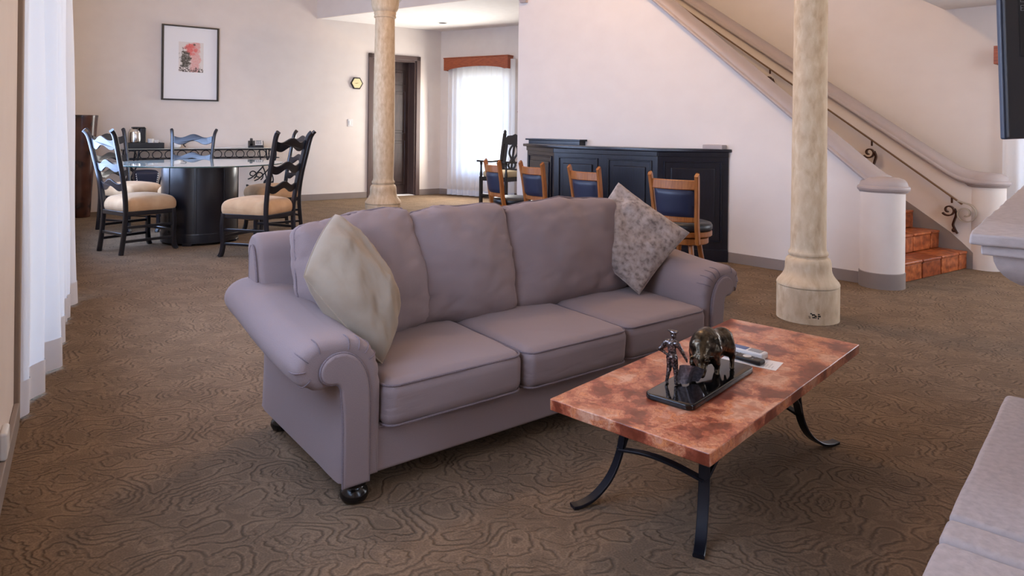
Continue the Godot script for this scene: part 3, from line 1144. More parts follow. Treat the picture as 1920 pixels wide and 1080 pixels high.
# ------------------------------------------------------------------ fireplace and television
func stone_edge(b: MB, s: int, sd: int, amp: float) -> void:
	var n := FastNoiseLite.new()
	n.seed = sd
	n.frequency = 6.0
	n.fractal_octaves = 4
	b.warp(s, func(p: Vector3) -> Vector3:
		return p + V(n.get_noise_3d(p.x, p.y, p.z), n.get_noise_3d(p.y + 9, p.z, p.x) * 0.5, n.get_noise_3d(p.z, p.x + 5, p.y)) * amp)

func fireplace() -> void:
	# frame: x along the chimney, z towards the room
	var f := frame(V(1.155, 0, -1.751), V(-0.634, 0, 0.773))
	var turn := f.basis.get_euler().y
	# x runs back towards the viewer; the near end of the shelf is x = 0
	var t := thing("chimney_breast", "white plastered chimney breast behind the stone mantel", "chimney", f.origin, turn)
	var b := MB.new()
	b.box(V(-2.05, 0, -2.3), V(-0.2, HIGH - 0.02, -0.63), 0.01)
	part("body", b, M.wall, t)
	t = thing("stone_mantel", "rough lavender grey stone mantel shelf with a moulded underside", "mantel", f.origin, turn)
	b = MB.new()
	var s := b.rbox(V(-1.14, 1.036, -0.3), V(2.28, 0.028, 0.6), 0.006, 2, 60)
	stone_edge(b, s, 3, 0.005)
	part("shelf", b, M.rough_stone, t, 70)
	b = MB.new()
	s = b.rbox(V(-1.14, 1.009, -0.31), V(2.25, 0.026, 0.57), 0.005, 2, 40)
	stone_edge(b, s, 4, 0.003)
	part("fillet", b, M.rough_stone, t, 70)
	b = MB.new()
	var rows := []
	for k in 9:
		var q := k / 8.0
		var inset := 0.035 + 0.15 * (1.0 - cos(q * PI / 2))
		var y := 1.0 - 0.10 * sin(q * PI / 2)
		rows.append(pts3([V(-0.0 - inset, y, -0.02 - inset * 0.8), V(-2.27 + inset, y, -0.02 - inset * 0.8), V(-2.27 + inset, y, -0.6), V(-0.0 - inset, y, -0.6)]))
	b.grid(rows, true, false)
	b.fan(rows[0]); b.fan(rows[-1], true)
	b.fix(0)
	part("ovolo", b, M.rough_stone, t, 35)
	b = MB.new()
	b.box(V(-0.62, 0.31, -0.6), V(-0.34, 0.9, -0.24), 0.02)
	part("jamb", b, M.rough_stone, t)
	b = MB.new()
	b.box(V(-2.0, 0.31, -0.6), V(-1.72, 0.9, -0.24), 0.02)
	part("jamb", b, M.rough_stone, t)
	# hearth: three slabs
	var g := frame(V(1.919, 0, -2.682), V(-0.664, 0, 0.748))
	t = thing("stone_hearth", "raised lavender grey stone hearth in the lower right corner", "hearth", g.origin, g.basis.get_euler().y)
	var cuts := [0.0, 1.15, 1.28, 2.6]
	for i in 3:
		b = MB.new()
		var lo: float = cuts[i]
		var hi: float = cuts[i + 1]
		s = b.rbox(V((lo + hi) * 0.5, 0.15, -0.27), V(hi - lo - 0.007, 0.3 - 0.003 * i, 0.54), 0.02, 3, 30)
		stone_edge(b, s, 20 + i, 0.0025)
		part("slab", b, M.rough_stone, t, 70)
	# television, its back turned to the room
	t = thing("television", "dark flat television hanging at the upper right edge of the picture", "television", V(1.578, 1.287, -2.2), 0.06)
	t.rotation.z = 0.045
	b = MB.new()
	b.rbox(V(0.35, 0.36, -0.008), V(0.7, 0.72, 0.016), 0.006, 3, 1)
	part("back_cover", b, M.tv_shell, t)
	b = MB.new()
	b.rbox(V(0.352, 0.362, -0.025), V(0.712, 0.73, 0.02), 0.006, 3, 1)
	part("bezel", b, M.tv_edge, t)
	b = MB.new()
	b.rbox(V(0.105, 0.45, 0.0), V(0.12, 0.38, 0.004), 0.001, 1, 1)
	part("socket_panel", b, M.black_plastic, t)
	b = MB.new()
	for y in [0.405, 0.432, 0.459]:
		b.tube(pts3([V(0.065, y, 0.003), V(0.05, y, 0.003), V(0.05, y + 0.016, 0.003), V(0.065, y + 0.016, 0.003)]), 0.0008, 5)
		b.tube(pts3([V(0.05, y + 0.008, 0.003), V(0.058, y + 0.008, 0.003)]), 0.0008, 5)
	part("socket_marks", b, M.grey_plastic, t)
	b = MB.new()
	b.lathe([Vector2(0.005, 0.0), Vector2(0.005, 0.006), Vector2(0.003, 0.009)], 14, Transform3D(Basis(V(1, 0, 0), PI / 2), V(0.06, 0.362, 0.001)))
	part("aerial_socket", b, M.chrome, t)
	b = MB.new()
	b.box(V(0.056, 0.03, -0.001), V(0.066, 0.215, 0.001), 0.0008)
	part("vent_slot", b, M.black_plastic, t)

# ------------------------------------------------------------------ sofa (x along it, z to the front)
const SL := 2.11

# roll arm cross-section (x outward is negative), k lifts the roll towards the back
func arm_outline(k: float) -> PackedVector2Array:
	var o := PackedVector2Array()
	var cy := 0.505 + 0.075 * k
	var r := 0.083
	var cx := -0.055
	var rx := 0.105
	var low := 0.385
	o.append_array(curve2([[0.002, 0.09], [0.006, 0.2], [0.008, 0.31], [0.0, low + 0.015]], 4))
	# underside of the roll, round the outside, over the top
	for i in 17:
		var a := -PI * 0.32 - (PI * 1.16) * i / 16.0
		o.push_back(Vector2(cx + cos(a) * rx, cy + sin(a) * r))
	o.append_array(curve2([[0.02, cy + 0.078], [0.07, cy + 0.066], [0.115, cy + 0.035], [0.14, cy - 0.02], [0.15, cy - 0.09], [0.15, 0.3], [0.148, 0.2]], 4))
	o.push_back(Vector2(0.146, 0.09))
	return o

func offset_outline(p: PackedVector2Array, d: float) -> PackedVector2Array:
	var q := Geometry2D.offset_polygon(p, -d, Geometry2D.JOIN_ROUND)
	return q[0] if q.size() else p

func make_arm(t: Node3D, flip: bool) -> void:
	var mx := Transform3D(Basis.from_scale(V(-1, 1, 1)), V(SL, 0, 0)) if flip else Transform3D.IDENTITY
	var arm := MB.new()
	var rows := []
	var zs := [[0.0, 0.026], [-0.004, 0.014], [-0.012, 0.005], [-0.025, 0.0], [-0.06, -0.002], [-0.12, -0.002], [-0.2, 0.0], [-0.3, 0.0], [-0.4, 0.0], [-0.5, 0.0], [-0.6, 0.0], [-0.7, 0.0], [-0.78, 0.0], [-0.835, 0.006], [-0.85, 0.02]]
	for q in zs:
		var z: float = q[0]
		var inset: float = q[1]
		var k := smoothstep(0.0, 1.0, clampf(-z / 0.8, 0, 1))
		var o := arm_outline(k)
		var row := PackedVector3Array()
		var n := o.size()
		var cen := Vector2(0.0, 0.47 + 0.06 * k)
		for i in n:
			var a := (o[i] - o[(i + n - 1) % n]).normalized()
			var c := (o[(i + 1) % n] - o[i]).normalized()
			var d := (a + c).normalized()
			var nm := Vector2(d.y, -d.x)
			# gathers fan over the front of the roll
			var pleat := 0.0
			if o[i].y > 0.40 and z > -0.1:
				pleat = 0.007 * pow(1.0 - absf(sin(i * 1.05)), 2.0) * clampf((0.1 + z) / 0.1, 0, 1)
			var p := o[i] + nm * (inset + pleat)
			var bow := 0.014 * sin(PI * clampf(-z / 0.8, 0, 1))
			if o[i].y > 0.4 and o[i].x < 0.05:
				p.x -= bow
			row.push_back(V(p.x, p.y, z))
		rows.append(row)
	arm.grid(rows, true, false)
	for k in [0, rows.size() - 1]:
		var f := PackedVector2Array()
		for p in rows[k]:
			f.push_back(Vector2(p.x, p.y))
		var id := Geometry2D.triangulate_polygon(f)
		for i in range(0, id.size(), 3):
			if k == 0:
				arm.tri(rows[k][id[i]], rows[k][id[i + 1]], rows[k][id[i + 2]])
			else:
				arm.tri(rows[k][id[i]], rows[k][id[i + 2]], rows[k][id[i + 1]])
	arm.move(0, mx)
	arm.fix(0)
	var a := part("arm", arm, M.linen, t, 55)
	# stitched gathers over the front of the roll
	var ol := arm_outline(0.0)
	for i in range(19, 42, 3):
		if i < ol.size() - 1 and ol[i].y > 0.41:
			var path := PackedVector3Array()
			var dd := (ol[i + 1] - ol[i - 1]).normalized()
			var nn := Vector2(dd.y, -dd.x)
			for q in [[0.001, 0.034], [0.0015, 0.024], [-0.004, 0.012], [-0.012, 0.003], [-0.026, -0.002], [-0.05, -0.003], [-0.075, 0.001]]:
				var p := ol[i] + nn * float(q[1])
				path.push_back(mx * V(p.x, p.y, q[0]))
			var pl := MB.new()
			pl.tube(path, 0.0022, 5)
			part("gather", pl, M.linen_welt, a, 60)
	# scroll facing with its welt
	var face := pts2([[0.004, 0.085], [0.10, 0.085], [0.10, 0.2], [0.101, 0.32], [0.098, 0.4], [0.088, 0.452], [0.07, 0.492], [0.045, 0.522], [0.012, 0.54], [-0.022, 0.543], [-0.05, 0.534], [-0.07, 0.515], [-0.078, 0.492], [-0.074, 0.468], [-0.06, 0.451], [-0.04, 0.443], [-0.024, 0.442], [-0.012, 0.432], [-0.005, 0.41], [-0.003, 0.38], [0.003, 0.31], [0.004, 0.2]])
	var sm := []
	for p in face:
		sm.append([p.x, p.y])
	var fp := pts2(sm.slice(0, 3))
	fp.append_array(curve2(sm.slice(3), 3))
	var q := MB.new()
	q.prism(fp, 0.028, 0.009, mx * Transform3D(Basis(), V(0, 0, -0.012)))
	part("facing", q, M.linen, a, 55)
	q = MB.new()
	var ring := PackedVector3Array()
	for p in fp:
		ring.push_back(mx * V(p.x, p.y, 0.006))
	q.tube(ring, 0.0045, 7, -1.0, true, Vector3(0, 0, 1))
	part("welt", q, M.linen_welt, a, 60)

# how a soft cushion of size w x h x d swells and wrinkles
func swell(w: float, h: float, d: float, puff: float, sd: int, wrinkle: float) -> Callable:
	var n := FastNoiseLite.new()
	n.seed = sd
	n.frequency = 3.2
	n.fractal_octaves = 3
	var m := FastNoiseLite.new()
	m.seed = sd + 100
	m.frequency = 2.0
	m.domain_warp_enabled = true
	m.domain_warp_amplitude = 0.5
	var hs := V(w, h, d) * 0.5
	var k: Array = [0.35, 0.35, 1.0] if d <= h and d <= w else [0.12, 1.0, 0.35]
	return func(p: Vector3) -> Vector3:
		var u := p / hs
		var f := V((1 - u.y * u.y) * (1 - u.z * u.z), (1 - u.x * u.x) * (1 - u.z * u.z), (1 - u.x * u.x) * (1 - u.y * u.y))
		var q := p
		for a in 3:
			q[a] += u[a] * puff * pow(clampf(f[a], 0.0, 1.0), 0.5 if d > h else 0.62) * k[a]
		var g := n.get_noise_3d(p.x, p.y, p.z) * wrinkle
		g -= wrinkle * 0.7 * pow(1.0 - absf(m.get_noise_3d(p.x * 0.7, p.y * 1.6, p.z)), 7.0) * (1.0 - 0.7 * f.z)
		return q + u.normalized() * g

func cushion(w: float, h: float, d: float, r: float, puff: float, sd: int, wrinkle := 0.006, sub := 22) -> MB:
	var b := MB.new()
	var s := b.rbox(Vector3.ZERO, V(w, h, d), r, 4, sub)
	b.warp(s, swell(w, h, d, puff, sd, wrinkle))
	return b

func welt_box(w: float, h: float, z: float, r := 0.03) -> PackedVector3Array:
	var o := PackedVector3Array()
	for c in [[1, 1, 0.0], [-1, 1, PI / 2], [-1, -1, PI], [1, -1, PI * 1.5]]:
		for i in 5:
			var a: float = c[2] + PI / 2 * i / 4.0
			o.push_back(V(c[0] * (w / 2 - r) + cos(a) * r, c[1] * (h / 2 - r) + sin(a) * r, z))
	return o

func sofa() -> void:
	var t := thing("sofa", "three seat mauve grey rolled arm sofa in the middle of the carpet", "sofa", V(-0.563, 0, -2.332), 0.658)
	var b := MB.new()
	b.rbox(V(SL / 2, 0.17, -0.43), V(SL - 0.19, 0.17, 0.815), 0.014, 3, 1)
	part("seat_base", b, M.linen, t)
	# rolled back: a body between the arms and a wider rolled wing above them (profile x = depth, y = height)
	var bx := Basis(V(0, 0, 1), V(0, 1, 0), V(1, 0, 0))
	b = MB.new()
	b.box(V(0.03, 0.09, -0.84), V(SL - 0.03, 0.60, -0.62), 0.012)
	var back := part("back_frame", b, M.linen, t, 55)
	var prof := PackedVector2Array()
	prof.append_array(curve2([[-0.64, 0.5], [-0.66, 0.62], [-0.695, 0.755]], 4))
	for i in 13:
		var a := 0.25 + PI * 1.15 * i / 12.0
		prof.push_back(Vector2(-0.775 + cos(a) * 0.082, 0.772 + sin(a) * 0.078))
	prof.append_array(curve2([[-0.835, 0.69], [-0.82, 0.6], [-0.82, 0.5]], 4))
	b = MB.new()
	var fr := []
	for q in [[-0.055, 0.014], [-0.049, 0.006], [-0.035, 0.0], [0.05, -0.002], [0.3, 0.0], [1.0, 0.0], [1.8, 0.0], [SL - 0.05, -0.002], [SL + 0.035, 0.0], [SL + 0.049, 0.006], [SL + 0.055, 0.014]]:
		fr.append([Transform3D(bx, V(q[0], 0, 0)), q[1]])
	b.sweep(prof, fr)
	part("back_roll", b, M.linen, back, 55)
	var pf := PackedVector2Array()
	pf.append_array(curve2([[-0.675, 0.52], [-0.69, 0.62], [-0.712, 0.72], [-0.738, 0.785], [-0.768, 0.803], [-0.79, 0.785], [-0.797, 0.72], [-0.795, 0.62], [-0.79, 0.52]], 4))
	for e in [-0.067, SL + 0.037]:
		b = MB.new()
		b.prism(pf, 0.03, 0.009, Transform3D(bx, V(e, 0, 0)))
		part("end_facing", b, M.linen, back, 55)
		b = MB.new()
		var ring := PackedVector3Array()
		for p in pf:
			ring.push_back(V(e + (0.004 if e < 0 else 0.026), p.y, p.x))
		b.tube(ring, 0.0045, 6, -1.0, true, V(1, 0, 0))
		part("welt", b, M.linen_welt, back, 60)
	make_arm(t, false)
	make_arm(t, true)
	# apron seam under the cushions
	b = MB.new()
	b.tube(pts3([V(0.1, 0.247, -0.02), V(SL - 0.1, 0.247, -0.02)]), 0.004, 6)
	part("welt", b, M.linen_welt, t)
	# seat cushions
	var xs := [0.152, 0.775, 1.37, 1.958]
	for i in 3:
		var w: float = xs[i + 1] - xs[i]
		b = cushion(w - 0.004, 0.165, 0.66, 0.045, 0.016, 30 + i, 0.005)
		b.move(0, Transform3D(Basis(V(1, 0, 0), 0.02), V((xs[i] + xs[i + 1]) * 0.5, 0.331, -0.305 + [0.0, 0.014, 0.0][i])))
		var c := part("seat_cushion", b, M.linen, t, 70)
		for y in [-0.07, 0.07]:
			var q := MB.new()
			q.tube(welt_box(w - 0.012, 0.655, 0.0, 0.05), 0.0042, 6, -1.0, true, V(0, 0, 1))
			q.move(0, Transform3D(Basis(V(1, 0, 0), PI / 2 + 0.02), V((xs[i] + xs[i + 1]) * 0.5, 0.331 + y, -0.305 + [0.0, 0.014, 0.0][i])))
			part("welt", q, M.linen_welt, c, 60)
	# loose back cushions, leaning; the left one has slumped
	var place := [
		[V(0.335, 0.665, -0.545), V(-0.26, 0.12, 0.07), 0.57, 0.51],
		[V(0.855, 0.66, -0.58), V(-0.25, -0.02, -0.01), 0.545, 0.505],
		[V(1.53, 0.655, -0.58), V(-0.25, -0.02, 0.0), 0.80, 0.505]]
	for i in 3:
		var w: float = place[i][2]
		var h: float = place[i][3]
		b = cushion(w, h, 0.10, 0.04, 0.085, 50 + i, 0.02, 28)
		var x := Transform3D(Basis.from_euler(place[i][1]), place[i][0])
		b.move(0, x)
		var c := part("back_cushion", b, M.linen, t, 70)
		var q := MB.new()
		var edge := PackedVector3Array()
		var sw := swell(w, h, 0.10, 0.085, 50 + i, 0.02)
		var wb := welt_box(w, h, 0.012, 0.04)
		for a in wb.size():
			for e in 6:
				edge.push_back(sw.call(wb[a].lerp(wb[(a + 1) % wb.size()], e / 6.0)))
		q.tube(edge, 0.0042, 6, -1.0, true, V(0, 0, 1))
		q.move(0, x)
		part("welt", q, M.linen_welt, c, 60)
	# bun feet
	for p in [V(0.075, 0, -0.055), V(SL - 0.075, 0, -0.055), V(0.075, 0, -0.77), V(SL - 0.075, 0, -0.77)]:
		b = MB.new()
		b.lathe([Vector2(0.03, 0.0), Vector2(0.044, 0.008), Vector2(0.05, 0.022), Vector2(0.046, 0.038), Vector2(0.034, 0.048), Vector2(0.032, 0.054), Vector2(0.042, 0.06), Vector2(0.042, 0.09)], 28, Transform3D(Basis(), p))
		part("bun_foot", b, M.bun_black, t)
	throw_pillows(t)

# a soft square pillow from its four corners (in the sofa's axes)
func pillow(c: Array, thick: float, sd: int, x: Transform3D, pin: float) -> MB:
	var b := MB.new()
	var n := FastNoiseLite.new()
	n.seed = sd
	n.frequency = 2.6
	n.fractal_octaves = 3
	n.domain_warp_enabled = true
	n.domain_warp_amplitude = 0.25
	var nm: Vector3 = ((c[1] - c[0]) as Vector3).cross(c[3] - c[0]).normalized()
	var N := 34
	for side in [1.0, -1.0]:
		var rows := []
		for j in N + 1:
			var row := PackedVector3Array()
			for i in N + 1:
				var u := -cos(PI * i / N)
				var v := -cos(PI * j / N)
				var uu := u * (1.0 - pin * (1.0 - v * v) * 1.0)
				var vv := v * (1.0 - pin * (1.0 - u * u) * 1.0)
				var s := (uu + 1) * 0.5
				var r := (vv + 1) * 0.5
				var p: Vector3 = ((c[0] as Vector3).lerp(c[1], s)).lerp((c[3] as Vector3).lerp(c[2], s), r)
				var f := pow(maxf(0.0, (1 - u * u) * (1 - v * v)), 0.42)
				var wr := n.get_noise_3d(u * 0.5 + side, v * 0.5, 0.0) * 0.034 * pow(maxf(0.0, (1 - u * u) * (1 - v * v)), 0.25)
				# creases run in from the corners
				wr -= 0.006 * f * maxf(0.0, sin(6.0 * (u * v) + 9.0 * (u - v))) * (u * u + v * v)
				row.push_back(x * (p + nm * side * (thick * f + wr)))
			rows.append(row)
		b.grid(rows, false, false)
		if side < 0.0:
			for i in range(b.t.size() / 2, b.t.size(), 3):
				var k := b.t[i + 1]
				b.t[i + 1] = b.t[i + 2]
				b.t[i + 2] = k
	b.fix(0)
	return b

func pillow_edge(c: Array, x: Transform3D, pin: float) -> PackedVector3Array:
	var o := PackedVector3Array()
	for k in 4:
		for i in 14:
			var q := i / 14.0 * 2.0 - 1.0
			var a: Vector3 = c[k]
			var d: Vector3 = c[(k + 1) % 4]
			var cen: Vector3 = (c[0] + c[1] + c[2] + c[3]) * 0.25
			var p := a.lerp(d, (q + 1) * 0.5)
			var mid := (a + d) * 0.5
			o.push_back(x * (p + (cen - mid) * pin * (1.0 - q * q)))
	return o

func throw_pillows(s: Node3D) -> void:
	var x := s.transform
	for q in [
		["tan velvet throw pillow slumped against the near left sofa arm", "pillow_tan", [V(0.21, 0.432, -0.12), V(-0.005, 0.74, -0.335), V(0.175, 0.945, -0.475), V(0.375, 0.60, -0.31)], 0.135, 3, -0.07],
		["grey beige mottled throw pillow standing on its corner at the right arm", "pillow_grey", [V(1.807, 0.432, -0.30), V(1.70, 0.66, -0.70), V(2.02, 0.99, -0.66), V(2.155, 0.735, -0.25)], 0.08, 9, 0.05]]:
		var c: Array = q[2]
		var cen: Vector3 = (c[0] + c[1] + c[2] + c[3]) * 0.25
		var at := x * V(cen.x, 0.43, cen.z)
		var t := thing("throw_pillow", q[0], "pillow", at, 0.0, "throw pillows on the sofa")
		var y := Transform3D(Basis(), -at) * x
		part("cover", pillow(c, q[3], q[4], y, q[5]), M[q[1]], t, 75)
		var b := MB.new()
		b.tube(pillow_edge(c, y, q[5]), 0.0035, 6, -1.0, true, V(0.3, 0.9, 0.2))
		part("seam", b, M[q[1]], t, 60)

# ------------------------------------------------------------------ coffee table and what lies on it
func coffee_table() -> void:
	var t := thing("coffee_table", "low coffee table with red travertine slab on curved black iron legs", "coffee table", V(0.804, 0, -2.607), 0.832)
	var b := MB.new()
	var s := b.rbox(V(0, 0.3905, 0), V(1.363, 0.039, 0.568), 0.004, 2, 40)
	stone_edge(b, s, 61, 0.0016)
	part("stone_top", b, M.marble, t, 50)
	# legs splay diagonally towards the corners: [top x, top z, foot x, foot z]
	var legs := [[-0.37, -0.185, -0.56, -0.278], [-0.37, 0.115, -0.52, 0.172], [0.33, 0.145, 0.60, 0.22], [0.345, -0.18, 0.58, -0.265]]
	for q in legs:
		b = MB.new()
		var top := V(q[0], 0, q[1])
		var foot := V(q[2], 0, q[3])
		var p := []
		for k in [[0.0, 0.372], [0.03, 0.31], [0.06, 0.235], [0.15, 0.15], [0.33, 0.078], [0.6, 0.027], [0.84, 0.009], [1.0, 0.0075]]:
			p.append(top.lerp(foot, k[0]) + V(0, k[1], 0))
		var d := (foot - top).normalized()
		b.bar(curve(p, 5), 0.036, 0.011, (d * 0.9 + V(0, 0.6, 0)).normalized(), 0.002)
		part("leg", b, M.iron, t)
	for q in [[legs[0], legs[1], -0.02], [legs[3], legs[2], 0.02]]:
		b = MB.new()
		var a := V(lerpf(q[0][0], q[0][2], 0.11), 0.172, lerpf(q[0][1], q[0][3], 0.11))
		var c := V(lerpf(q[1][0], q[1][2], 0.11), 0.172, lerpf(q[1][1], q[1][3], 0.11))
		var p := []
		for k in 9:
			var u := k / 8.0
			p.append(a.lerp(c, u) + V(q[2] * sin(PI * u), 0.03 * sin(PI * u), 0))
		b.bar(pts3(p), 0.03, 0.009, Vector3.UP, 0.002)
		part("end_stretcher", b, M.iron, t)
	for q in [[legs[0], legs[3]], [legs[1], legs[2]]]:
		b = MB.new()
		var a := V(lerpf(q[0][0], q[0][2], 0.11), 0.172, lerpf(q[0][1], q[0][3], 0.11))
		var c := V(lerpf(q[1][0], q[1][2], 0.11), 0.172, lerpf(q[1][1], q[1][3], 0.11))
		var p := []
		for k in 15:
			var u := k / 14.0
			p.append(a.lerp(c, u) + V(0, 0.188 * pow(sin(PI * u), 0.75), (0.05 if a.z > 0 else -0.02) * sin(PI * u)))
		b.bar(pts3(p), 0.028, 0.009, Vector3.UP, 0.002)
		part("arched_stretcher", b, M.iron, t)
	b = MB.new()
	for q in [[legs[0], legs[3]], [legs[1], legs[2]], [legs[0], legs[1]], [legs[3], legs[2]]]:
		b.bar(pts3([V(q[0][0], 0.3665, q[0][1]), V(q[1][0], 0.3665, q[1][1])]), 0.028, 0.008, Vector3.UP, 0.001)
	part("top_frame", b, M.iron, t)
	statue()
	var x := t.transform
	var pp := thing("paper_card", "small white printed card under the remotes on the coffee table", "card", x * V(0.15, 0.4102, 0.045), 0.832 + 0.12)
	b = MB.new()
	b.box(V(-0.055, 0, -0.105), V(0.055, 0.001, 0.105), 0.0003)
	part("sheet", b, M.paper, pp)
	b = MB.new()
	for k in 6:
		b.box(V(-0.04, 0.0009, 0.03 + k * 0.011), V(-0.04 + [0.06, 0.05, 0.065, 0.04, 0.06, 0.03][k], 0.0012, 0.0312 + k * 0.011), 0.0)
	part("print_lines", b, M.grey_plastic, pp)
	var r := thing("remote_control", "black remote control with a round silver pad lying on the white card", "remote control", x * V(0.142, 0.4115, 0.012), 0.832 - 0.12)
	b = MB.new()
	b.rbox(V(0, 0.009, 0), V(0.046, 0.018, 0.17), 0.007, 3, 1)
	part("body", b, M.black_plastic, r)
	b = MB.new()
	b.lathe([Vector2(0.016, 0.017), Vector2(0.016, 0.0195), Vector2(0.008, 0.0195), Vector2(0.008, 0.0185)], 24, Transform3D(Basis(), V(0, 0, 0.02)))
	part("pad", b, M.white_plastic, r)
	for k in [[-0.012, 0.05], [0.012, 0.05], [-0.012, -0.02], [0.012, -0.02], [-0.012, -0.05], [0.012, -0.05]]:
		b = MB.new()
		b.rbox(V(k[0], 0.0183, k[1]), V(0.009, 0.003, 0.006), 0.001, 1, 1)
		part("button", b, M.grey_plastic, r)
	r = thing("remote_control", "white remote control with a small grey screen behind the black one", "remote control", x * V(0.212, 0.4105, 0.002), 0.832 - 0.06)
	b = MB.new()
	b.rbox(V(0, 0.0125, 0), V(0.052, 0.025, 0.15), 0.008, 3, 1)
	part("body", b, M.white_plastic, r)
	b = MB.new()
	b.rbox(V(0, 0.0252, 0.035), V(0.036, 0.003, 0.05), 0.001, 1, 1)
	part("screen", b, M.grey_plastic, r)
	b = MB.new()
	b.rbox(V(0, 0.0252, -0.03), V(0.036, 0.003, 0.06), 0.001, 1, 1)
	part("keypad", b, M.blue_plastic, r)

func statue() -> void:
	var t := thing("bullfight_statue", "bronze statue of a matador and bull on a black stone base on the coffee table", "statue", V(0.679, 0.4105, -2.44), deg_to_rad(49.0))
	var b := MB.new()
	var o := PackedVector2Array()
	for c in [[1, 1, 0.0], [-1, 1, PI / 2], [-1, -1, PI], [1, -1, PI * 1.5]]:
		for i in 7:
			var a: float = c[2] + PI / 2 * i / 6.0
			o.push_back(Vector2(c[0] * (0.255 - 0.028) + cos(a) * 0.028, c[1] * (0.088 - 0.028) + sin(a) * 0.028))
	b.prism(o, 0.02, 0.005, Transform3D(Basis(V(1, 0, 0), V(0, 0, 1), V(0, 1, 0)), V(0, 0, 0)))
	part("stone_base", b, M.black_marble, t, 60)
	# the bull turns round the man, head low in the cape: rump at the far right
	var k := 0.016
	var y := 0.02
	var B := [
		# barrel of the body, hump, neck and lowered head
		[V(0.118, y + 0.1, -0.01), V(0.075, y + 0.096, -0.024), 0.043, 0.044, k],
		[V(0.075, y + 0.096, -0.024), V(0.028, y + 0.1, -0.03), 0.044, 0.05, k],
		[V(0.05, y + 0.125, -0.03), V(0.012, y + 0.122, -0.028), 0.034, 0.033, k],
		[V(0.02, y + 0.07, -0.024), V(0.08, y + 0.076, -0.02), 0.038, 0.034, k],
		[V(0.0, y + 0.095, -0.028), V(-0.022, y + 0.068, -0.018), 0.042, 0.03, k],
		[V(-0.022, y + 0.064, -0.018), V(-0.046, y + 0.034, -0.004), 0.026, 0.016, 0.009],
		[V(-0.046, y + 0.034, -0.004), V(-0.054, y + 0.02, 0.0), 0.014, 0.012, 0.006],
		# rump and thighs
		[V(0.128, y + 0.106, -0.008), V(0.126, y + 0.076, 0.012), 0.038, 0.031, 0.012],
		[V(0.126, y + 0.076, 0.014), V(0.142, y + 0.046, 0.024), 0.026, 0.013, 0.008],
		[V(0.142, y + 0.046, 0.024), V(0.13, y + 0.018, 0.03), 0.0115, 0.0072, 0.006],
		[V(0.13, y + 0.018, 0.03), V(0.12, y + 0.007, 0.034), 0.0082, 0.0092, 0.005],
		[V(0.134, y + 0.088, -0.03), V(0.146, y + 0.046, -0.036), 0.03, 0.0135, 0.01],
		[V(0.146, y + 0.046, -0.036), V(0.14, y + 0.018, -0.034), 0.0115, 0.0072, 0.006],
		[V(0.14, y + 0.018, -0.034), V(0.13, y + 0.007, -0.03), 0.0082, 0.0092, 0.005],
		# near fore leg planted, far one lifted
		[V(0.03, y + 0.08, 0.002), V(0.028, y + 0.044, 0.016), 0.029, 0.014, 0.009],
		[V(0.028, y + 0.044, 0.016), V(0.032, y + 0.018, 0.018), 0.0125, 0.0078, 0.006],
		[V(0.032, y + 0.018, 0.018), V(0.024, y + 0.007, 0.022), 0.0082, 0.0092, 0.005],
		[V(0.01, y + 0.07, -0.054), V(-0.012, y + 0.04, -0.054), 0.026, 0.0125, 0.01],
		[V(-0.012, y + 0.04, -0.054), V(-0.002, y + 0.018, -0.056), 0.0115, 0.0078, 0.006],
		[V(-0.002, y + 0.018, -0.056), V(-0.01, y + 0.007, -0.054), 0.0082, 0.0092, 0.005],
		# shoulder and flank muscles
		[V(0.036, y + 0.125, 0.008), V(0.032, y + 0.09, 0.018), 0.014, 0.016, 0.01],
		[V(0.112, y + 0.12, 0.022), V(0.116, y + 0.085, 0.03), 0.014, 0.014, 0.01],
		# ears, horns
		[V(-0.022, y + 0.075, 0.008), V(-0.02, y + 0.08, 0.026), 0.006, 0.003, 0.004],
		[V(-0.032, y + 0.066, 0.004), V(-0.046, y + 0.07, 0.02), 0.0065, 0.0048, 0.004],
		[V(-0.046, y + 0.07, 0.02), V(-0.062, y + 0.07, 0.014), 0.0048, 0.0022, 0.003],
		[V(-0.036, y + 0.066, -0.026), V(-0.048, y + 0.07, -0.042), 0.0065, 0.0048, 0.004],
		[V(-0.048, y + 0.07, -0.042), V(-0.066, y + 0.07, -0.04), 0.0048, 0.0022, 0.003],
		# tail hanging over the rump
		[V(0.156, y + 0.128, -0.012), V(0.168, y + 0.1, -0.004), 0.0058, 0.0048, 0.005],
		[V(0.168, y + 0.1, -0.004), V(0.17, y + 0.06, -0.012), 0.0048, 0.0038, 0.004],
		[V(0.17, y + 0.06, -0.012), V(0.168, y + 0.045, -0.014), 0.0068, 0.0042, 0.004]]
	for q in B:
		q[0] += V(0.034, 0, 0.008)
		q[1] += V(0.034, 0, 0.008)
	b = MB.new()
	b.nets(B, 0.003, 0.0012, 4)
	part("bull_figure", b, M.bronze_bull, t, 180)
	# the man
	var m := V(-0.128, y, -0.05)
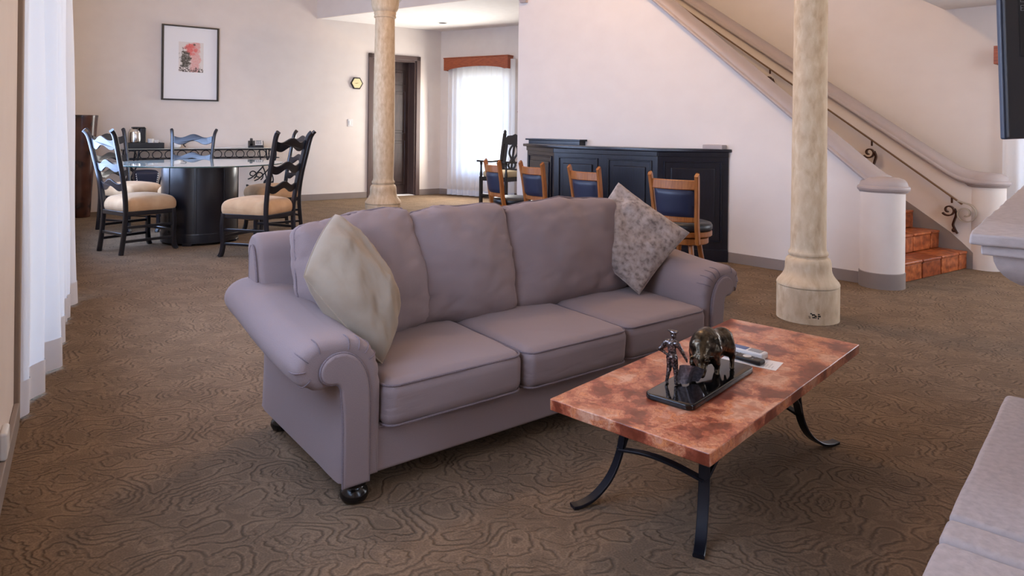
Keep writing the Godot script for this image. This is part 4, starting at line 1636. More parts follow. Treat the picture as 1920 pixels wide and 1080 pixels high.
	var P := [
		[m + V(0.0, 0.098, 0.0), m + V(0.0, 0.114, 0.0), 0.0135, 0.0125, 0.006],
		[m + V(0.0, 0.114, 0.0), m + V(0.0, 0.138, -0.002), 0.0125, 0.0165, 0.006],
		[m + V(0.0, 0.143, -0.016), m + V(0.0, 0.143, 0.014), 0.0095, 0.0095, 0.007],
		[m + V(0.0, 0.15, 0.0), m + V(0.001, 0.16, 0.002), 0.0062, 0.006, 0.005],
		[m + V(0.001, 0.168, 0.004), m + V(0.002, 0.174, 0.004), 0.0098, 0.0098, 0.003],
		[m + V(0.007, 0.165, 0.006), m + V(0.009, 0.162, 0.007), 0.005, 0.004, 0.003],
		# hat with side points
		[m + V(0.0, 0.181, -0.006), m + V(0.0, 0.181, 0.014), 0.006, 0.006, 0.003],
		[m + V(0.0, 0.182, -0.008), m + V(-0.002, 0.184, -0.012), 0.0048, 0.0035, 0.002],
		[m + V(0.0, 0.182, 0.016), m + V(0.001, 0.184, 0.02), 0.0048, 0.0035, 0.002],
		# left arm bent on the hip, right arm down to the cape
		[m + V(0.0, 0.142, -0.022), m + V(-0.004, 0.114, -0.043), 0.0085, 0.0068, 0.005],
		[m + V(-0.004, 0.114, -0.043), m + V(0.004, 0.097, -0.018), 0.0064, 0.0046, 0.004],
		[m + V(0.0, 0.142, 0.02), m + V(0.008, 0.118, 0.032), 0.0082, 0.0066, 0.005],
		[m + V(0.008, 0.118, 0.032), m + V(0.02, 0.092, 0.042), 0.0062, 0.0045, 0.004],
		[m + V(0.02, 0.092, 0.042), m + V(0.023, 0.083, 0.043), 0.0048, 0.004, 0.003],
		# hips and legs
		[m + V(0.0, 0.094, -0.007), m + V(0.0, 0.094, 0.007), 0.0125, 0.0125, 0.006],
		[m + V(0.0, 0.09, 0.008), m + V(0.006, 0.05, 0.011), 0.0125, 0.0082, 0.005],
		[m + V(0.006, 0.05, 0.011), m + V(0.002, 0.01, 0.014), 0.008, 0.0048, 0.004],
		[m + V(0.002, 0.006, 0.014), m + V(0.02, 0.004, 0.024), 0.0052, 0.004, 0.003],
		[m + V(0.0, 0.09, -0.008), m + V(0.002, 0.05, -0.012), 0.0122, 0.008, 0.005],
		[m + V(0.002, 0.05, -0.012), m + V(-0.008, 0.01, -0.016), 0.0078, 0.0048, 0.004],
		[m + V(-0.008, 0.006, -0.016), m + V(0.008, 0.004, -0.02), 0.0052, 0.004, 0.003]]
	b = MB.new()
	b.nets(P, 0.0022, 0.0016, 7)
	part("matador_figure", b, M.bronze_man, t, 180)
	# cape, a stiff sheet swung forward
	b = MB.new()
	for side in [0.0, 1.0]:
		var rows := []
		for j in 13:
			var v := j / 12.0
			var row := PackedVector3Array()
			for i in 17:
				var u := i / 16.0
				var top := V(-0.118, 0.088, -0.026).lerp(V(-0.062, 0.076, 0.034), u) + V(0, 0.006 * sin(PI * u), 0)
				var low := V(-0.126, 0.024, -0.032).lerp(V(-0.03, 0.026, 0.024), u)
				if u > 0.75:
					low.y += (u - 0.75) * 0.16
				var p := top.lerp(low, v)
				p += V(0.72, 0, -0.7) * (0.006 * sin(u * 11.0 + v * 1.5) * (0.4 + v))
				row.push_back(p + V(0.0018, 0, -0.0018) * side)
			rows.append(row)
		b.grid(rows, false, false)
	part("cape", b, M.bronze_cape, t, 70)

# ------------------------------------------------------------------ bar, stools, armchair
func bar_corner() -> void:
	var turn := FS.basis.get_euler().y
	var t := thing("bar_counter", "black panelled faceted bar counter against the white stair wall", "bar counter", FS.origin, turn)
	var R := [Vector2(-1.25, 0.015), Vector2(-1.79, 0.45), Vector2(-3.07, 0.60), Vector2(-3.85, 0.25), Vector2(-4.0, 0.015)]
	var H := 1.09
	for i in 4:
		var a: Vector2 = R[i]
		var c: Vector2 = R[i + 1]
		var l := a.distance_to(c)
		var d := (c - a) / l
		var x := Transform3D(Basis(V(-d.x, 0, -d.y), Vector3.UP, V(-d.x, 0, -d.y).cross(Vector3.UP)), V(c.x, 0, c.y))
		var b := MB.new()
		b.box(V(0, 0, -0.03), V(l, H, 0), 0.003, x)
		b.box(V(0, 0, -0.01), V(l, 0.12, 0.014), 0.004, x)
		b.box(V(0, H - 0.05, -0.01), V(l, H, 0.012), 0.004, x)
		var f := part("front_board", b, M.bar_wood, t)
		var n: int = [1, 2, 1, 0][i]
		for k in n:
			var x0 := l * k / n + 0.07
			var x1 := l * (k + 1) / n - 0.07
			b = MB.new()
			b.bar(pts3([V(x0, 0.2, 0.004), V(x1, 0.2, 0.004), V(x1, H - 0.1, 0.004), V(x0, H - 0.1, 0.004)]), 0.026, 0.022, V(0, 0, 1), 0.006, true)
			b.rbox(V((x0 + x1) * 0.5, (H + 0.1) * 0.5, 0.004), V(x1 - x0 - 0.12, H - 0.42, 0.028), 0.012, 3, 1)
			b.move(0, x)
			part("raised_panel", b, M.bar_wood, f)
	var b2 := MB.new()
	b2.prism(pts2([[-1.22, 0.005], [-1.775, 0.49], [-3.09, 0.645], [-3.9, 0.275], [-4.03, 0.005], [-3.8, 0.005], [-3.68, 0.07], [-2.98, 0.33], [-1.92, 0.21], [-1.6, 0.005]]), 0.032, 0.006, Transform3D(Basis(V(1, 0, 0), V(0, 0, 1), V(0, 1, 0)), V(0, H, 0)))
	part("counter_top", b2, M.bar_wood, t)
	b2 = MB.new()
	b2.box(V(-3.97, 1.1, 0.004), V(-3.12, 1.165, 0.11), 0.004)
	b2.box(V(-4.0, 1.165, 0.004), V(-3.09, 1.185, 0.14), 0.004)
	part("back_ledge", b2, M.bar_wood, t)
	b2 = MB.new()
	b2.box(V(-1.5, H + 0.03, 0.004), V(-1.28, H + 0.075, 0.09), 0.006)
	part("wall_block", b2, M.cap_paint, t)
	# stools
	var grp := "oak bar stools in front of the bar"
	var s := make_stool("oak bar stool with navy back nearest the sofa, behind the grey pillow")
	var spots := [[V(1.36, 0, -5.41), Vector2(0.6, -0.8), ""], [V(0.82, 0, -6.2), Vector2(0.8, -0.6), "oak bar stool with navy back second from the grey pillow"], [V(0.39, 0, -6.85), Vector2(0.84, -0.54), "oak bar stool with navy back third from the grey pillow, by the bar's left end"], [V(0.02, 0, -7.15), Vector2(0.92, -0.39), "oak bar stool with navy back farthest left, in front of the carved armchair"]]
	for i in 4:
		var q: Array = spots[i]
		var a := atan2(q[1].x, q[1].y)
		if i == 0:
			s.position = q[0]
			s.rotation.y = a
		else:
			dup(s, q[2], q[0], a, grp)
	carved_armchair()

func make_stool(label: String) -> Node3D:
	var t := thing("bar_stool", label, "bar stool", Vector3.ZERO, 0.0, "oak bar stools in front of the bar")
	var b := MB.new()
	b.lathe([Vector2(0.195, 0.535), Vector2(0.205, 0.55), Vector2(0.206, 0.575), Vector2(0.195, 0.595), Vector2(0.15, 0.607), Vector2(0.01, 0.61)], 40)
	part("seat", b, M.black_leather, t, 60)
	b = MB.new()
	b.lathe([Vector2(0.198, 0.495), Vector2(0.203, 0.50), Vector2(0.203, 0.53), Vector2(0.198, 0.535)], 40)
	b.lathe([Vector2(0.17, 0.435), Vector2(0.176, 0.44), Vector2(0.176, 0.48), Vector2(0.17, 0.485)], 40)
	b.lathe([Vector2(0.05, 0.484), Vector2(0.05, 0.496)], 20)
	part("seat_ring", b, M.oak, t)
	for sx in [-1.0, 1.0]:
		b = MB.new()
		b.bar(curve([V(sx * 0.165, 0.45, -0.15), V(sx * 0.168, 0.62, -0.185), V(sx * 0.176, 0.78, -0.205), V(sx * 0.186, 0.95, -0.235), V(sx * 0.188, 0.975, -0.245)], 5), 0.03, 0.042, V(0, 0, 1), 0.006)
		part("back_post", b, M.oak, t)
	for q in [[0.862, 0.935, 0.205, "top_rail"], [0.615, 0.655, 0.172, "lower_rail"]]:
		b = MB.new()
		var p := []
		for k in 9:
			var u := k / 8.0 * 2.0 - 1.0
			p.append(V(u * q[2] * 0.86, (q[0] + q[1]) * 0.5, -0.185 - ((q[0] - 0.6) * 0.14) - 0.045 * (1.0 - u * u)))
		b.bar(pts3(p), 0.024, q[1] - q[0], Vector3.UP, 0.006)
		part(q[3], b, M.oak, t)
	b = MB.new()
	var rows := []
	for j in 11:
		var v := j / 10.0
		var row := PackedVector3Array()
		for i in 15:
			var u := i / 14.0 * 2.0 - 1.0
			var z := -0.19 - v * 0.033 - 0.045 * (1.0 - u * u)
			row.push_back(V(u * lerpf(0.148, 0.16, v), lerpf(0.655, 0.862, v), z))
		rows.append(row)
	for side in [1.0, -1.0]:
		var rr := []
		for j in 11:
			var r2 := PackedVector3Array()
			for i in 15:
				var u := i / 14.0 * 2.0 - 1.0
				var v := j / 10.0 * 2.0 - 1.0
				r2.push_back(rows[j][i] + V(0, 0, side * 0.02 * pow(maxf(0.0, (1 - pow(u, 6)) * (1 - pow(v, 6))), 0.5)))
			rr.append(r2)
		b.grid(rr, false, false)
	b.fix(0)
	part("back_pad", b, M.navy_leather, t, 60)
	for k in 4:
		var a := PI / 4 + PI / 2 * k
		b = MB.new()
		b.tube(pts3([V(cos(a) * 0.11, 0.44, sin(a) * 0.11), V(cos(a) * 0.16, 0.2, sin(a) * 0.16), V(cos(a) * 0.19, 0.0, sin(a) * 0.19)]), 0.021, 10, 0.015)
		part("leg", b, M.oak, t)
	b = MB.new()
	var ring := PackedVector3Array()
	for k in 32:
		ring.push_back(V(cos(TAU * k / 32) * 0.165, 0.18, sin(TAU * k / 32) * 0.165))
	b.tube(ring, 0.011, 8, -1.0, true, Vector3.UP)
	part("foot_ring", b, M.oak, t)
	return t

func carved_armchair() -> void:
	var f := Vector2(-0.6, 0.8)
	var t := thing("carved_armchair", "dark carved wooden armchair with cream seat before the bright far window", "armchair", V(-0.15, 0, -11.72), atan2(f.x, f.y))
	for sx in [-1.0, 1.0]:
		var b := MB.new()
		b.bar(curve([V(sx * 0.265, 0, 0.25), V(sx * 0.265, 0.5, 0.25)], 2), 0.05, 0.05, V(0, 0, 1), 0.006)
		b.lathe([Vector2(0.022, 0.5), Vector2(0.026, 0.54), Vector2(0.017, 0.6), Vector2(0.015, 0.68), Vector2(0.022, 0.72), Vector2(0.024, 0.745)], 14, Transform3D(Basis(), V(sx * 0.265, 0, 0.25)))
		part("leg", b, M.dark_oak, t)
		b = MB.new()
		b.bar(curve([V(sx * 0.235, 0, -0.27), V(sx * 0.235, 0.45, -0.235), V(sx * 0.24, 0.85, -0.29), V(sx * 0.245, 1.22, -0.37)], 5), 0.055, 0.045, V(0, 0, 1), 0.006)
		b.sphere(V(sx * 0.246, 1.245, -0.375), V(0.03, 0.04, 0.025), 8)
		part("back_post", b, M.dark_oak, t)
		b = MB.new()
		b.bar(curve([V(sx * 0.24, 0.755, -0.27), V(sx * 0.27, 0.74, 0.0), V(sx * 0.27, 0.755, 0.26), V(sx * 0.272, 0.762, 0.33)], 5), 0.06, 0.028, Vector3.UP, 0.006)
		part("arm", b, M.dark_oak, t)
	var b := MB.new()
	b.box(V(-0.27, 0.43, 0.225), V(0.27, 0.50, 0.27), 0.005)
	b.box(V(-0.25, 0.43, -0.26), V(0.25, 0.50, -0.22), 0.005)
	b.box(V(-0.285, 0.43, -0.24), V(-0.24, 0.50, 0.25), 0.005)
	b.box(V(0.24, 0.43, -0.24), V(0.285, 0.50, 0.25), 0.005)
	b.box(V(-0.25, 0.17, 0.235), V(0.25, 0.21, 0.265), 0.004)
	b.box(V(-0.275, 0.14, -0.25), V(-0.25, 0.18, 0.24), 0.004)
	b.box(V(0.25, 0.14, -0.25), V(0.275, 0.18, 0.24), 0.004)
	part("rails", b, M.dark_oak, t)
	b = cushion(0.5, 0.09, 0.47, 0.03, 0.025, 77, 0.004, 10)
	b.move(0, Transform3D(Basis(), V(0, 0.54, 0.0)))
	part("seat", b, M.cream_fabric, t, 70)
	# carved back: crest, lower rail, pierced splat and side slats
	var bk := Transform3D(Basis(V(1, 0, 0), -0.19), V(0, 0.5, -0.235))
	b = MB.new()
	b.prism(pts2([[-0.215, 0.55], [-0.215, 0.66], [-0.19, 0.655], [-0.16, 0.69], [-0.06, 0.70], [0, 0.725], [0.06, 0.70], [0.16, 0.69], [0.19, 0.655], [0.215, 0.66], [0.215, 0.55], [0.1, 0.53], [0, 0.54], [-0.1, 0.53]]), 0.03, 0.004, bk)
	part("crest_rail", b, M.dark_oak, t)
	b = MB.new()
	b.box(V(-0.215, 0.06, 0), V(0.215, 0.12, 0.028), 0.004, bk)
	part("lower_rail", b, M.dark_oak, t)
	b = MB.new()
	for sx in [-1.0, 1.0]:
		b.box(V(sx * 0.17 - 0.03, 0.1, 0.003), V(sx * 0.17 + 0.03, 0.56, 0.025), 0.004, bk)
		b.bar(curve([bk * V(sx * 0.02, 0.1, 0.013), bk * V(sx * 0.075, 0.18, 0.013), bk * V(sx * 0.03, 0.28, 0.013), bk * V(sx * 0.085, 0.38, 0.013), bk * V(sx * 0.075, 0.47, 0.013), bk * V(sx * 0.02, 0.54, 0.013)], 5), 0.034, 0.022, V(0, 0, 1), 0.004)
	b.box(V(-0.018, 0.1, 0.003), V(0.018, 0.55, 0.025), 0.004, bk)
	part("carved_splat", b, M.dark_oak, t)

# ------------------------------------------------------------------ dining corner
func wavy(w: float, h: float, amp: float) -> PackedVector2Array:
	var top := []
	var low := []
	for i in 25:
		var u := i / 24.0 * 2.0 - 1.0
		var y := amp * cos(u * PI * 1.55)
		top.append([u * w / 2, h / 2 + y + 0.006 * (1 - u * u)])
		low.append([u * w / 2, -h / 2 + y * 1.15])
	low.reverse()
	return pts2(top + low)

func make_chair(label: String) -> Node3D:
	var t := thing("dining_chair", label, "dining chair", Vector3.ZERO, 0.0, "ladder back chairs round the dining table")
	var b := cushion(0.53, 0.14, 0.52, 0.06, 0.05, 91, 0.004, 14)
	b.warp(0, func(p: Vector3) -> Vector3: return V(p.x * (0.93 + 0.22 * p.z), p.y, p.z))
	b.move(0, Transform3D(Basis(), V(0, 0.475, 0.025)))
	part("seat", b, M.suede, t, 75)
	b = MB.new()
	b.box(V(-0.235, 0.385, 0.225), V(0.235, 0.43, 0.26), 0.005)
	b.box(V(-0.2, 0.385, -0.255), V(0.2, 0.43, -0.225), 0.005)
	for sx in [-1.0, 1.0]:
		b.bar(pts3([V(sx * 0.215, 0.407, -0.24), V(sx * 0.245, 0.407, 0.24)]), 0.03, 0.045, Vector3.UP, 0.004)
	part("seat_frame", b, M.lacquer, t)
	for sx in [-1.0, 1.0]:
		b = MB.new()
		b.bar(curve([V(sx * 0.215, 0.0, -0.275), V(sx * 0.215, 0.2, -0.25), V(sx * 0.217, 0.45, -0.235), V(sx * 0.228, 0.7, -0.262), V(sx * 0.243, 0.95, -0.315), V(sx * 0.256, 1.15, -0.36), V(sx * 0.266, 1.215, -0.385), V(sx * 0.276, 1.245, -0.41)], 5), 0.036, 0.044, V(0, 0, 1), 0.008)
		part("back_post", b, M.lacquer, t)
		b = MB.new()
		b.bar(curve([V(sx * 0.245, 0.43, 0.24), V(sx * 0.252, 0.3, 0.25), V(sx * 0.246, 0.15, 0.245), V(sx * 0.25, 0.05, 0.255), V(sx * 0.258, 0.0, 0.275)], 5), 0.045, 0.045, V(0, 0, 1), 0.009)
		part("front_leg", b, M.lacquer, t)
		b = MB.new()
		b.bar(pts3([V(sx * 0.215, 0.13, -0.257), V(sx * 0.248, 0.13, 0.245)]), 0.022, 0.028, Vector3.UP, 0.005)
		b.bar(pts3([V(sx * 0.215, 0.27, -0.245), V(sx * 0.25, 0.27, 0.247)]), 0.022, 0.028, Vector3.UP, 0.005)
		part("side_stretcher", b, M.lacquer, t)
	b = MB.new()
	b.bar(pts3([V(-0.245, 0.2, 0.246), V(0.245, 0.2, 0.246)]), 0.022, 0.03, Vector3.UP, 0.005)
	part("front_stretcher", b, M.lacquer, t)
	b = MB.new()
	b.bar(pts3([V(-0.215, 0.2, -0.25), V(0.215, 0.2, -0.25)]), 0.022, 0.03, Vector3.UP, 0.005)
	part("back_stretcher", b, M.lacquer, t)
	for q in [[1.115, 0.47, 0.088, -0.352], [0.885, 0.455, 0.075, -0.302], [0.69, 0.435, 0.07, -0.263]]:
		b = MB.new()
		var s := b.prism(wavy(q[1], q[2], 0.022), 0.018, 0.004, Transform3D(Basis(V(1, 0, 0), -0.2), V(0, q[0], q[3])))
		var w: float = q[1]
		b.warp(s, func(p: Vector3) -> Vector3: return p - V(0, 0, 0.02 * (1.0 - pow(2.0 * p.x / w, 2.0))))
		part("ladder_slat", b, M.lacquer, t)
	return t

func dining() -> void:
	var t := thing("dining_table", "round glass topped dining table on a glossy black drum pedestal", "dining table", V(-3.52, 0, -7.85))
	var b := MB.new()
	b.lathe([Vector2(0.872, 0.868), Vector2(0.878, 0.872), Vector2(0.878, 0.880), Vector2(0.872, 0.884)], 96)
	part("glass_top", b, M.glass_table, t)
	b = MB.new()
	var rim := PackedVector3Array()
	for k in 96:
		rim.push_back(V(cos(TAU * k / 96) * 0.879, 0.876, sin(TAU * k / 96) * 0.879))
	b.tube(rim, 0.006, 6, -1.0, true, Vector3.UP)
	part("glass_rim", b, M.glass_edge, t)
	b = MB.new()
	b.lathe([Vector2(0.405, 0.025), Vector2(0.405, 0.12), Vector2(0.396, 0.13), Vector2(0.396, 0.85), Vector2(0.39, 0.866)], 64)
	part("drum", b, M.lacquer, t)
	for k in 8:
		b = MB.new()
		var a := TAU * k / 8 + 0.3
		b.box(V(-0.012, 0.13, 0.392), V(0.012, 0.85, 0.402), 0.004, Transform3D(Basis(Vector3.UP, a), Vector3.ZERO))
		part("drum_rib", b, M.lacquer, t)
	for k in 4:
		b = MB.new()
		b.box(V(-0.05, 0.0, 0.3), V(0.05, 0.03, 0.41), 0.006, Transform3D(Basis(Vector3.UP, TAU * k / 4 + 0.1), Vector3.ZERO))
		part("foot", b, M.lacquer, t)
	var c := make_chair("black ladder back dining chair nearest the white curtain, its back to the viewer")
	var spots := [
		[V(-3.90, 0, -7.24), Vector2(0.55, -0.83), ""],
		[V(-4.79, 0, -8.70), Vector2(0.95, 0.3), "black ladder back dining chair behind the curtain side chair, next to the tall vase"],
		[V(-4.11, 0, -8.75), Vector2(0.2, 0.98), "black ladder back dining chair on the far side of the glass table under the picture"],
		[V(-2.55, 0, -7.05), Vector2(-0.95, -0.31), "black ladder back dining chair right of the table, closest to the sofa"],
		[V(-2.96, 0, -8.64), Vector2(-0.75, 0.65), "black ladder back dining chair at the right rear, half hidden behind the closer one"]]
	for i in 5:
		var q: Array = spots[i]
		var a := atan2(q[1].x, q[1].y)
		if i == 0:
			c.position = q[0]
			c.rotation.y = a
		else:
			dup(c, q[2], q[0], a)
	# tall vase
	t = thing("floor_vase", "tall tapering dark brown floor vase in the corner behind the dining chairs", "vase", V(-6.02, 0, -9.72))
	b = MB.new()
	b.lathe([Vector2(0.098, 0.0), Vector2(0.104, 0.01), Vector2(0.11, 0.1), Vector2(0.125, 0.4), Vector2(0.148, 0.8), Vector2(0.172, 1.2), Vector2(0.188, 1.40), Vector2(0.192, 1.425), Vector2(0.186, 1.43), Vector2(0.178, 1.42), Vector2(0.17, 1.3), Vector2(0.165, 1.25)], 48)
	part("body", b, M.vase_glaze, t, 60)

# ------------------------------------------------------------------ console against the back wall
func on_console(x: float, y: float, z: float) -> Vector3:
	return FB * V(x, y, z)

func console() -> void:
	var turn := FB.basis.get_euler().y
	var t := thing("console_table", "long glass topped console table with black iron scrollwork under the picture", "console table", FB * V(1.52, 0, 0.28), turn)
	var b := MB.new()
	b.rbox(V(0, 0.945, 0), V(2.3, 0.012, 0.46), 0.003, 2, 1)
	part("glass_top", b, M.glass_table, t)
	b = MB.new()
	b.bar(pts3([V(-1.13, 0.928, -0.2), V(1.13, 0.928, -0.2), V(1.13, 0.928, 0.2), V(-1.13, 0.928, 0.2)]), 0.02, 0.022, Vector3.UP, 0.003, true)
	b.bar(pts3([V(-1.13, 0.79, -0.2), V(1.13, 0.79, -0.2), V(1.13, 0.79, 0.2), V(-1.13, 0.79, 0.2)]), 0.014, 0.014, Vector3.UP, 0.003, true)
	part("frame", b, M.iron, t)
	for k in 13:
		b = MB.new()
		var ring := PackedVector3Array()
		var cx := -1.02 + k * 0.17
		for j in 20:
			ring.push_back(V(cx + cos(TAU * j / 20) * 0.064, 0.857 + sin(TAU * j / 20) * 0.06, 0.2))
		b.tube(ring, 0.006, 6, -1.0, true, V(0, 0, 1))
		part("ring", b, M.iron, t)
	for sx in [-1.0, 1.0]:
		for z in [-0.19, 0.19]:
			b = MB.new()
			var X := V(sx, 0, 0)
			var o := V(sx * 0.98, 0, z)
			b.tube(curve([o + X * 0.1 + V(0, 0.92, 0), o + X * 0.09 + V(0, 0.75, 0), o - X * 0.02 + V(0, 0.6, 0), o - X * 0.16 + V(0, 0.46, 0), o - X * 0.24 + V(0, 0.42, 0)], 6), 0.011, 8)
			b.tube(pts3(spiral(o - X * 0.17 + V(0, 0.50, 0), 0.075, 0.02, -1.2, 5.0, 24, X, V(0, 1, 0))), 0.010, 8)
			b.tube(curve([o - X * 0.06 + V(0, 0.92, 0), o - X * 0.03 + V(0, 0.7, 0), o + X * 0.03 + V(0, 0.55, 0), o + X * 0.06 + V(0, 0.4, 0), o - X * 0.02 + V(0, 0.3, 0), o - X * 0.14 + V(0, 0.28, 0), o - X * 0.26 + V(0, 0.33, 0)], 6), 0.011, 8)
			b.tube(pts3(spiral(o + X * 0.08 + V(0, 0.34, 0), 0.07, 0.018, 1.8, 8.0, 24, X, V(0, 1, 0))), 0.010, 8)
			b.tube(curve([o - X * 0.26 + V(0, 0.33, 0), o - X * 0.2 + V(0, 0.2, 0), o - X * 0.02 + V(0, 0.1, 0), o + X * 0.08 + V(0, 0.01, 0)], 6), 0.012, 8)
			b.sphere(o + X * 0.08 + V(0, 0.016, 0), V(0.025, 0.016, 0.025), 8)
			part("scroll_leg", b, M.iron, t)
	# leather stool below
	t = thing("studded_stool", "low dark leather stool with white nailheads and iron scroll arms under the console", "stool", FB * V(0.66, 0, 0.66), turn)
	b = cushion(0.30, 0.26, 0.30, 0.04, 0.02, 15, 0.003, 8)
	b.warp(0, func(p: Vector3) -> Vector3: return V(p.x * (1.0 + p.y * 0.5), p.y, p.z))
	b.move(0, Transform3D(Basis(), V(0, 0.50, 0)))
	part("leather_seat", b, M.navy_leather, t, 70)
	b = MB.new()
	for sx in [-1.0, 1.0]:
		for k in 8:
			b.sphere(V(sx * (0.115 + 0.004 * k), 0.40 + k * 0.028, 0.172), V(0.008, 0.008, 0.005), 5)
	part("nailheads", b, M.white_china, t)
	for sx in [-1.0, 1.0]:
		b = MB.new()
		b.tube(curve([V(sx * 0.15, 0.0, 0.1), V(sx * 0.16, 0.3, 0.1), V(sx * 0.18, 0.5, 0.1), V(sx * 0.24, 0.6, 0.1)], 5), 0.012, 8)
		b.tube(pts3(spiral(V(sx * 0.235, 0.545, 0.1), 0.055, 0.015, 1.4, 7.5, 20, V(-sx, 0, 0), V(0, 1, 0))), 0.011, 8)
		b.tube(pts3([V(sx * 0.15, 0, -0.1), V(sx * 0.155, 0.38, -0.1)]), 0.012, 8)
		part("iron_side", b, M.iron, t)
	# things on the console
	t = thing("serving_tray", "black serving tray at the left end of the console", "tray", on_console(0.70, 0.951, 0.28), turn)
	b = MB.new()
	b.box(V(-0.24, 0, -0.17), V(0.24, 0.012, 0.17), 0.003)
	b.box(V(-0.24, 0, 0.155), V(0.24, 0.085, 0.17), 0.004)
	b.box(V(-0.24, 0, -0.17), V(0.24, 0.085, -0.155), 0.004)
	b.box(V(-0.24, 0, -0.17), V(-0.225, 0.085, 0.17), 0.004)
	b.box(V(0.225, 0, -0.17), V(0.24, 0.085, 0.17), 0.004)
	part("body", b, M.lacquer, t)
	t = thing("coffee_maker", "small silver and black coffee maker standing on the black tray", "coffee maker", on_console(0.59, 0.964, 0.28), turn)
	b = MB.new()
	b.lathe([Vector2(0.07, 0.0), Vector2(0.085, 0.02), Vector2(0.095, 0.12), Vector2(0.09, 0.22), Vector2(0.07, 0.27), Vector2(0.03, 0.285)], 28, Transform3D(Basis(), V(-0.03, 0, 0.02)))
	part("pot", b, M.chrome, t, 60)
	b = MB.new()
	b.rbox(V(0.075, 0.15, -0.01), V(0.09, 0.30, 0.16), 0.02, 3, 1)
	b.rbox(V(0.02, 0.295, 0.0), V(0.17, 0.022, 0.15), 0.009, 3, 1)
	part("machine", b, M.black_plastic, t)
	for k in 2:
		var cup := thing("coffee_cup", ["white china cup on the tray beside the coffee maker", "white china cup at the right end of the black tray"][k], "cup", on_console(0.775 + 0.08 * k, 0.964, 0.3 - 0.06 * k), turn, "white cups on the tray")
		b = MB.new()
		b.lathe([Vector2(0.025, 0), Vector2(0.03, 0.012), Vector2(0.042, 0.09), Vector2(0.046, 0.13 - 0.02 * k), Vector2(0.042, 0.13 - 0.02 * k), Vector2(0.034, 0.03)], 24)
		part("bowl", b, M.white_china, cup, 60)
		b = MB.new()
		b.tube(pts3(spiral(V(0.046, 0.07, 0), 0.026, 0.026, -1.5, 1.5, 10, V(1, 0, 0), V(0, 1, 0))), 0.005, 6)
		part("handle", b, M.white_china, cup)
	t = thing("tea_set", "white china teapot with a dark curled handle seen through the far chair", "teapot", on_console(1.13, 0.951, 0.25), turn)
	b = MB.new()
	b.lathe([Vector2(0.05, 0), Vector2(0.075, 0.02), Vector2(0.085, 0.07), Vector2(0.06, 0.12), Vector2(0.02, 0.135)], 28)
	part("body", b, M.white_china, t, 60)
	b = MB.new()
	b.tube(curve([V(0.07, 0.11, 0.02), V(0.13, 0.12, 0.02), V(0.15, 0.085, 0.02), V(0.11, 0.05, 0.02), V(0.14, 0.015, 0.02)], 6), 0.008, 6)
	part("handle", b, M.iron, t)
	t = thing("leaflet", "cream paper leaflets lying flat on the console", "leaflets", on_console(1.9, 0.951, 0.28), turn)
	b = MB.new()
	b.box(V(-0.22, 0, -0.14), V(0.12, 0.004, 0.12), 0.001)
	b.box(V(-0.02, 0.004, -0.1), V(0.22, 0.008, 0.15), 0.001, Transform3D(Basis(Vector3.UP, 0.1), Vector3.ZERO))
	part("sheets", b, M.paper, t)
	t = thing("telephone", "black desk telephone with a white face plate at the right end of the console", "telephone", on_console(2.33, 0.951, 0.28), turn - 0.25)
	b = MB.new()
	b.prism(pts2([[-0.12, 0], [-0.12, 0.02], [0.1, 0.11], [0.12, 0.1], [0.12, 0]]), 0.24, 0.006, Transform3D(Basis(V(0, 0, -1), V(0, 1, 0), V(1, 0, 0)), V(-0.12, 0, 0)))
	part("base", b, M.black_plastic, t)
	b = MB.new()
	var px := Transform3D(Basis(V(1, 0, 0), 0.39), V(0.045, 0.078, 0.0))
	b.rbox(V(0, 0, 0), V(0.12, 0.008, 0.19), 0.003, 2, 1, px)
	part("face_plate", b, M.white_plastic, t)
	b = MB.new()
	for i in 3:
		for j in 4:
			b.rbox(V(-0.03 + i * 0.03, 0.006, -0.01 + j * 0.024), V(0.018, 0.006, 0.013), 0.002, 1, 1, px)
	b.rbox(V(0, 0.006, -0.06), V(0.08, 0.004, 0.035), 0.001, 1, 1, px)
	part("keys", b, M.grey_plastic, t)
	b = MB.new()
	var hx := Transform3D(Basis(V(1, 0, 0), 0.39), V(-0.07, 0.095, 0.0))
	b.bar(curve([hx * V(0, 0.0, -0.105), hx * V(0, 0.022, -0.06), hx * V(0, 0.026, 0.0), hx * V(0, 0.022, 0.06), hx * V(0, 0.0, 0.105)], 5), 0.045, 0.026, V(0, 1, 0), 0.008)
	part("handset", b, M.black_plastic, t)

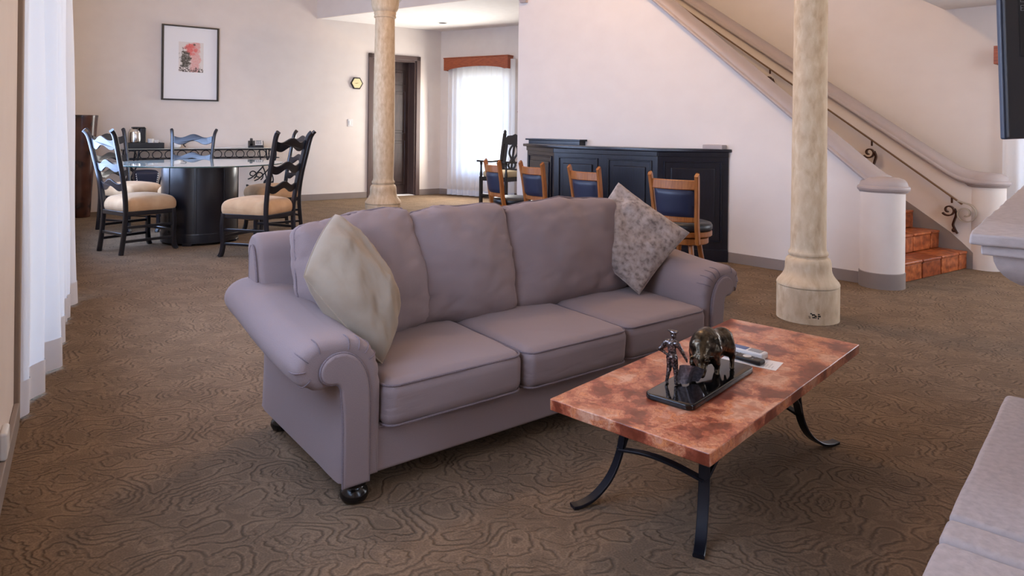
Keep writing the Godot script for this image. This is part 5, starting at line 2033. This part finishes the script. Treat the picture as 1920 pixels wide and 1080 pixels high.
# ------------------------------------------------------------------ on the walls
func art_texture() -> ImageTexture:
	var w := 132
	var h := 172
	var im := Image.create(w, h, false, Image.FORMAT_RGB8)
	var n := FastNoiseLite.new()
	n.seed = 4
	n.frequency = 0.03
	n.domain_warp_enabled = true
	n.domain_warp_amplitude = 18.0
	var m := FastNoiseLite.new()
	m.seed = 9
	m.frequency = 0.08
	for y in h:
		for x in w:
			var c := Color("dcd2c9")
			var p := Vector2(float(x) / w, float(y) / h)
			var g := n.get_noise_2d(x, y) * 0.16
			var f := m.get_noise_2d(x, y)
			# washes: a red shoulder, a pink pillar, a dark cloak, a rosy ground
			var red := 1.0 - smoothstep(0.10, 0.24, Vector2((p.x - 0.46) * 0.9, (p.y - 0.24) * 0.9).length() + g)
			var pink := 1.0 - smoothstep(0.13, 0.24, absf(p.x - 0.66 + (p.y - 0.5) * 0.06) + 0.35 * maxf(0.0, absf(p.y - 0.55) - 0.35) + g)
			var dark := 1.0 - smoothstep(0.14, 0.22, Vector2((p.x - 0.26) * 0.9, (p.y - 0.60) * 0.62).length() + g)
			var low := smoothstep(0.82, 0.92, p.y + g) * smoothstep(-0.2, 0.25, f)
			c = c.lerp(Color("d99a92"), pink * (0.75 + 0.3 * f))
			c = c.lerp(Color("d9635c"), red * (0.9 + 0.3 * f))
			c = c.lerp(Color("4a443a"), dark * clampf(0.85 + 0.6 * f, 0, 1))
			c = c.lerp(Color("3a2f28"), low * 0.8)
			if Vector2(p.x - 0.62, (p.y - 0.07) * 1.4).length() < 0.05 + g * 0.2:
				c = c.lerp(Color("57473f"), 0.8)
			im.set_pixel(x, y, c)
	return ImageTexture.create_from_image(im)

func wall_things() -> void:
	var turn := FB.basis.get_euler().y
	var t := thing("framed_picture", "tall framed print with a wide white mat and small red and black watercolour", "picture", FB * V(1.378, 2.29, 0.0), turn)
	var b := MB.new()
	var W := 0.425
	var H := 0.60
	b.bar(pts3([V(-W + 0.018, -H + 0.018, 0.02), V(W - 0.018, -H + 0.018, 0.02), V(W - 0.018, H - 0.018, 0.02), V(-W + 0.018, H - 0.018, 0.02)]), 0.036, 0.036, V(0, 0, 1), 0.004, true)
	part("frame", b, M.dark_oak, t)
	b = MB.new()
	b.box(V(-W + 0.03, -H + 0.03, 0.004), V(W - 0.03, H - 0.03, 0.02), 0.0)
	part("mat_board", b, M.paper, t)
	var q := QuadMesh.new()
	q.size = Vector2(0.365, 0.475)
	var am := mat("art_print", "ffffff", 0.7)
	am.albedo_texture = art_texture()
	same("print", q, am, t, Transform3D(Basis(), V(0.005, 0.098, 0.0205)))
	t = thing("wall_clock", "small hexagonal wall clock with cream face left of the brown door", "clock", FB * V(4.19, 2.107, 0.0), turn)
	b = MB.new()
	var hexa := PackedVector2Array()
	for k in 6:
		hexa.push_back(Vector2(cos(TAU * k / 6), sin(TAU * k / 6)) * 0.122)
	b.prism(hexa, 0.03, 0.008)
	part("case", b, M.dark_oak, t)
	b = MB.new()
	var hx := PackedVector2Array()
	for k in 6:
		hx.push_back(Vector2(cos(TAU * k / 6), sin(TAU * k / 6)) * 0.098)
	b.prism(hx, 0.006, 0.001, Transform3D(Basis(), V(0, 0, 0.027)))
	part("face", b, M.clock_face, t)
	b = MB.new()
	b.box(V(-0.035, -0.006, 0.033), V(0.004, 0.0, 0.035), 0.0)
	b.box(V(-0.004, 0.0, 0.033), V(0.03, 0.006, 0.035), 0.0)
	part("hands", b, M.brass, t)
	t = thing("light_switch", "white double light switch plate on the wall left of the door", "light switch", FB * V(4.08, 1.38, 0.0), turn)
	b = MB.new()
	b.rbox(V(0, 0, 0.005), V(0.095, 0.13, 0.01), 0.003, 2, 1)
	part("plate", b, M.white_plastic, t)
	b = MB.new()
	b.rbox(V(-0.012, 0, 0.011), V(0.03, 0.08, 0.008), 0.003, 2, 1)
	part("rocker", b, M.white_china, t)
	t = thing("wall_outlet", "white socket plate low on the near left wall at the picture edge", "socket", FL * V(6.1, 0.15, 0.0), FL.basis.get_euler().y)
	b = MB.new()
	b.rbox(V(0, 0, 0.012), V(0.11, 0.1, 0.024), 0.01, 3, 1)
	part("plate", b, M.white_plastic, t)
	t = thing("wall_ornament", "small carved brown wall ornament beside the far window curtain", "ornament", FW * V(1.83, 1.61, 0.0), FW.basis.get_euler().y)
	b = MB.new()
	b.lathe([Vector2(0.012, -0.1), Vector2(0.035, -0.06), Vector2(0.02, -0.03), Vector2(0.05, 0.01), Vector2(0.03, 0.05), Vector2(0.04, 0.075), Vector2(0.01, 0.11)], 18, Transform3D(Basis.from_scale(V(1, 1, 0.6)), V(0, 0, 0.035)))
	part("carving", b, M.cedar, t, 60)
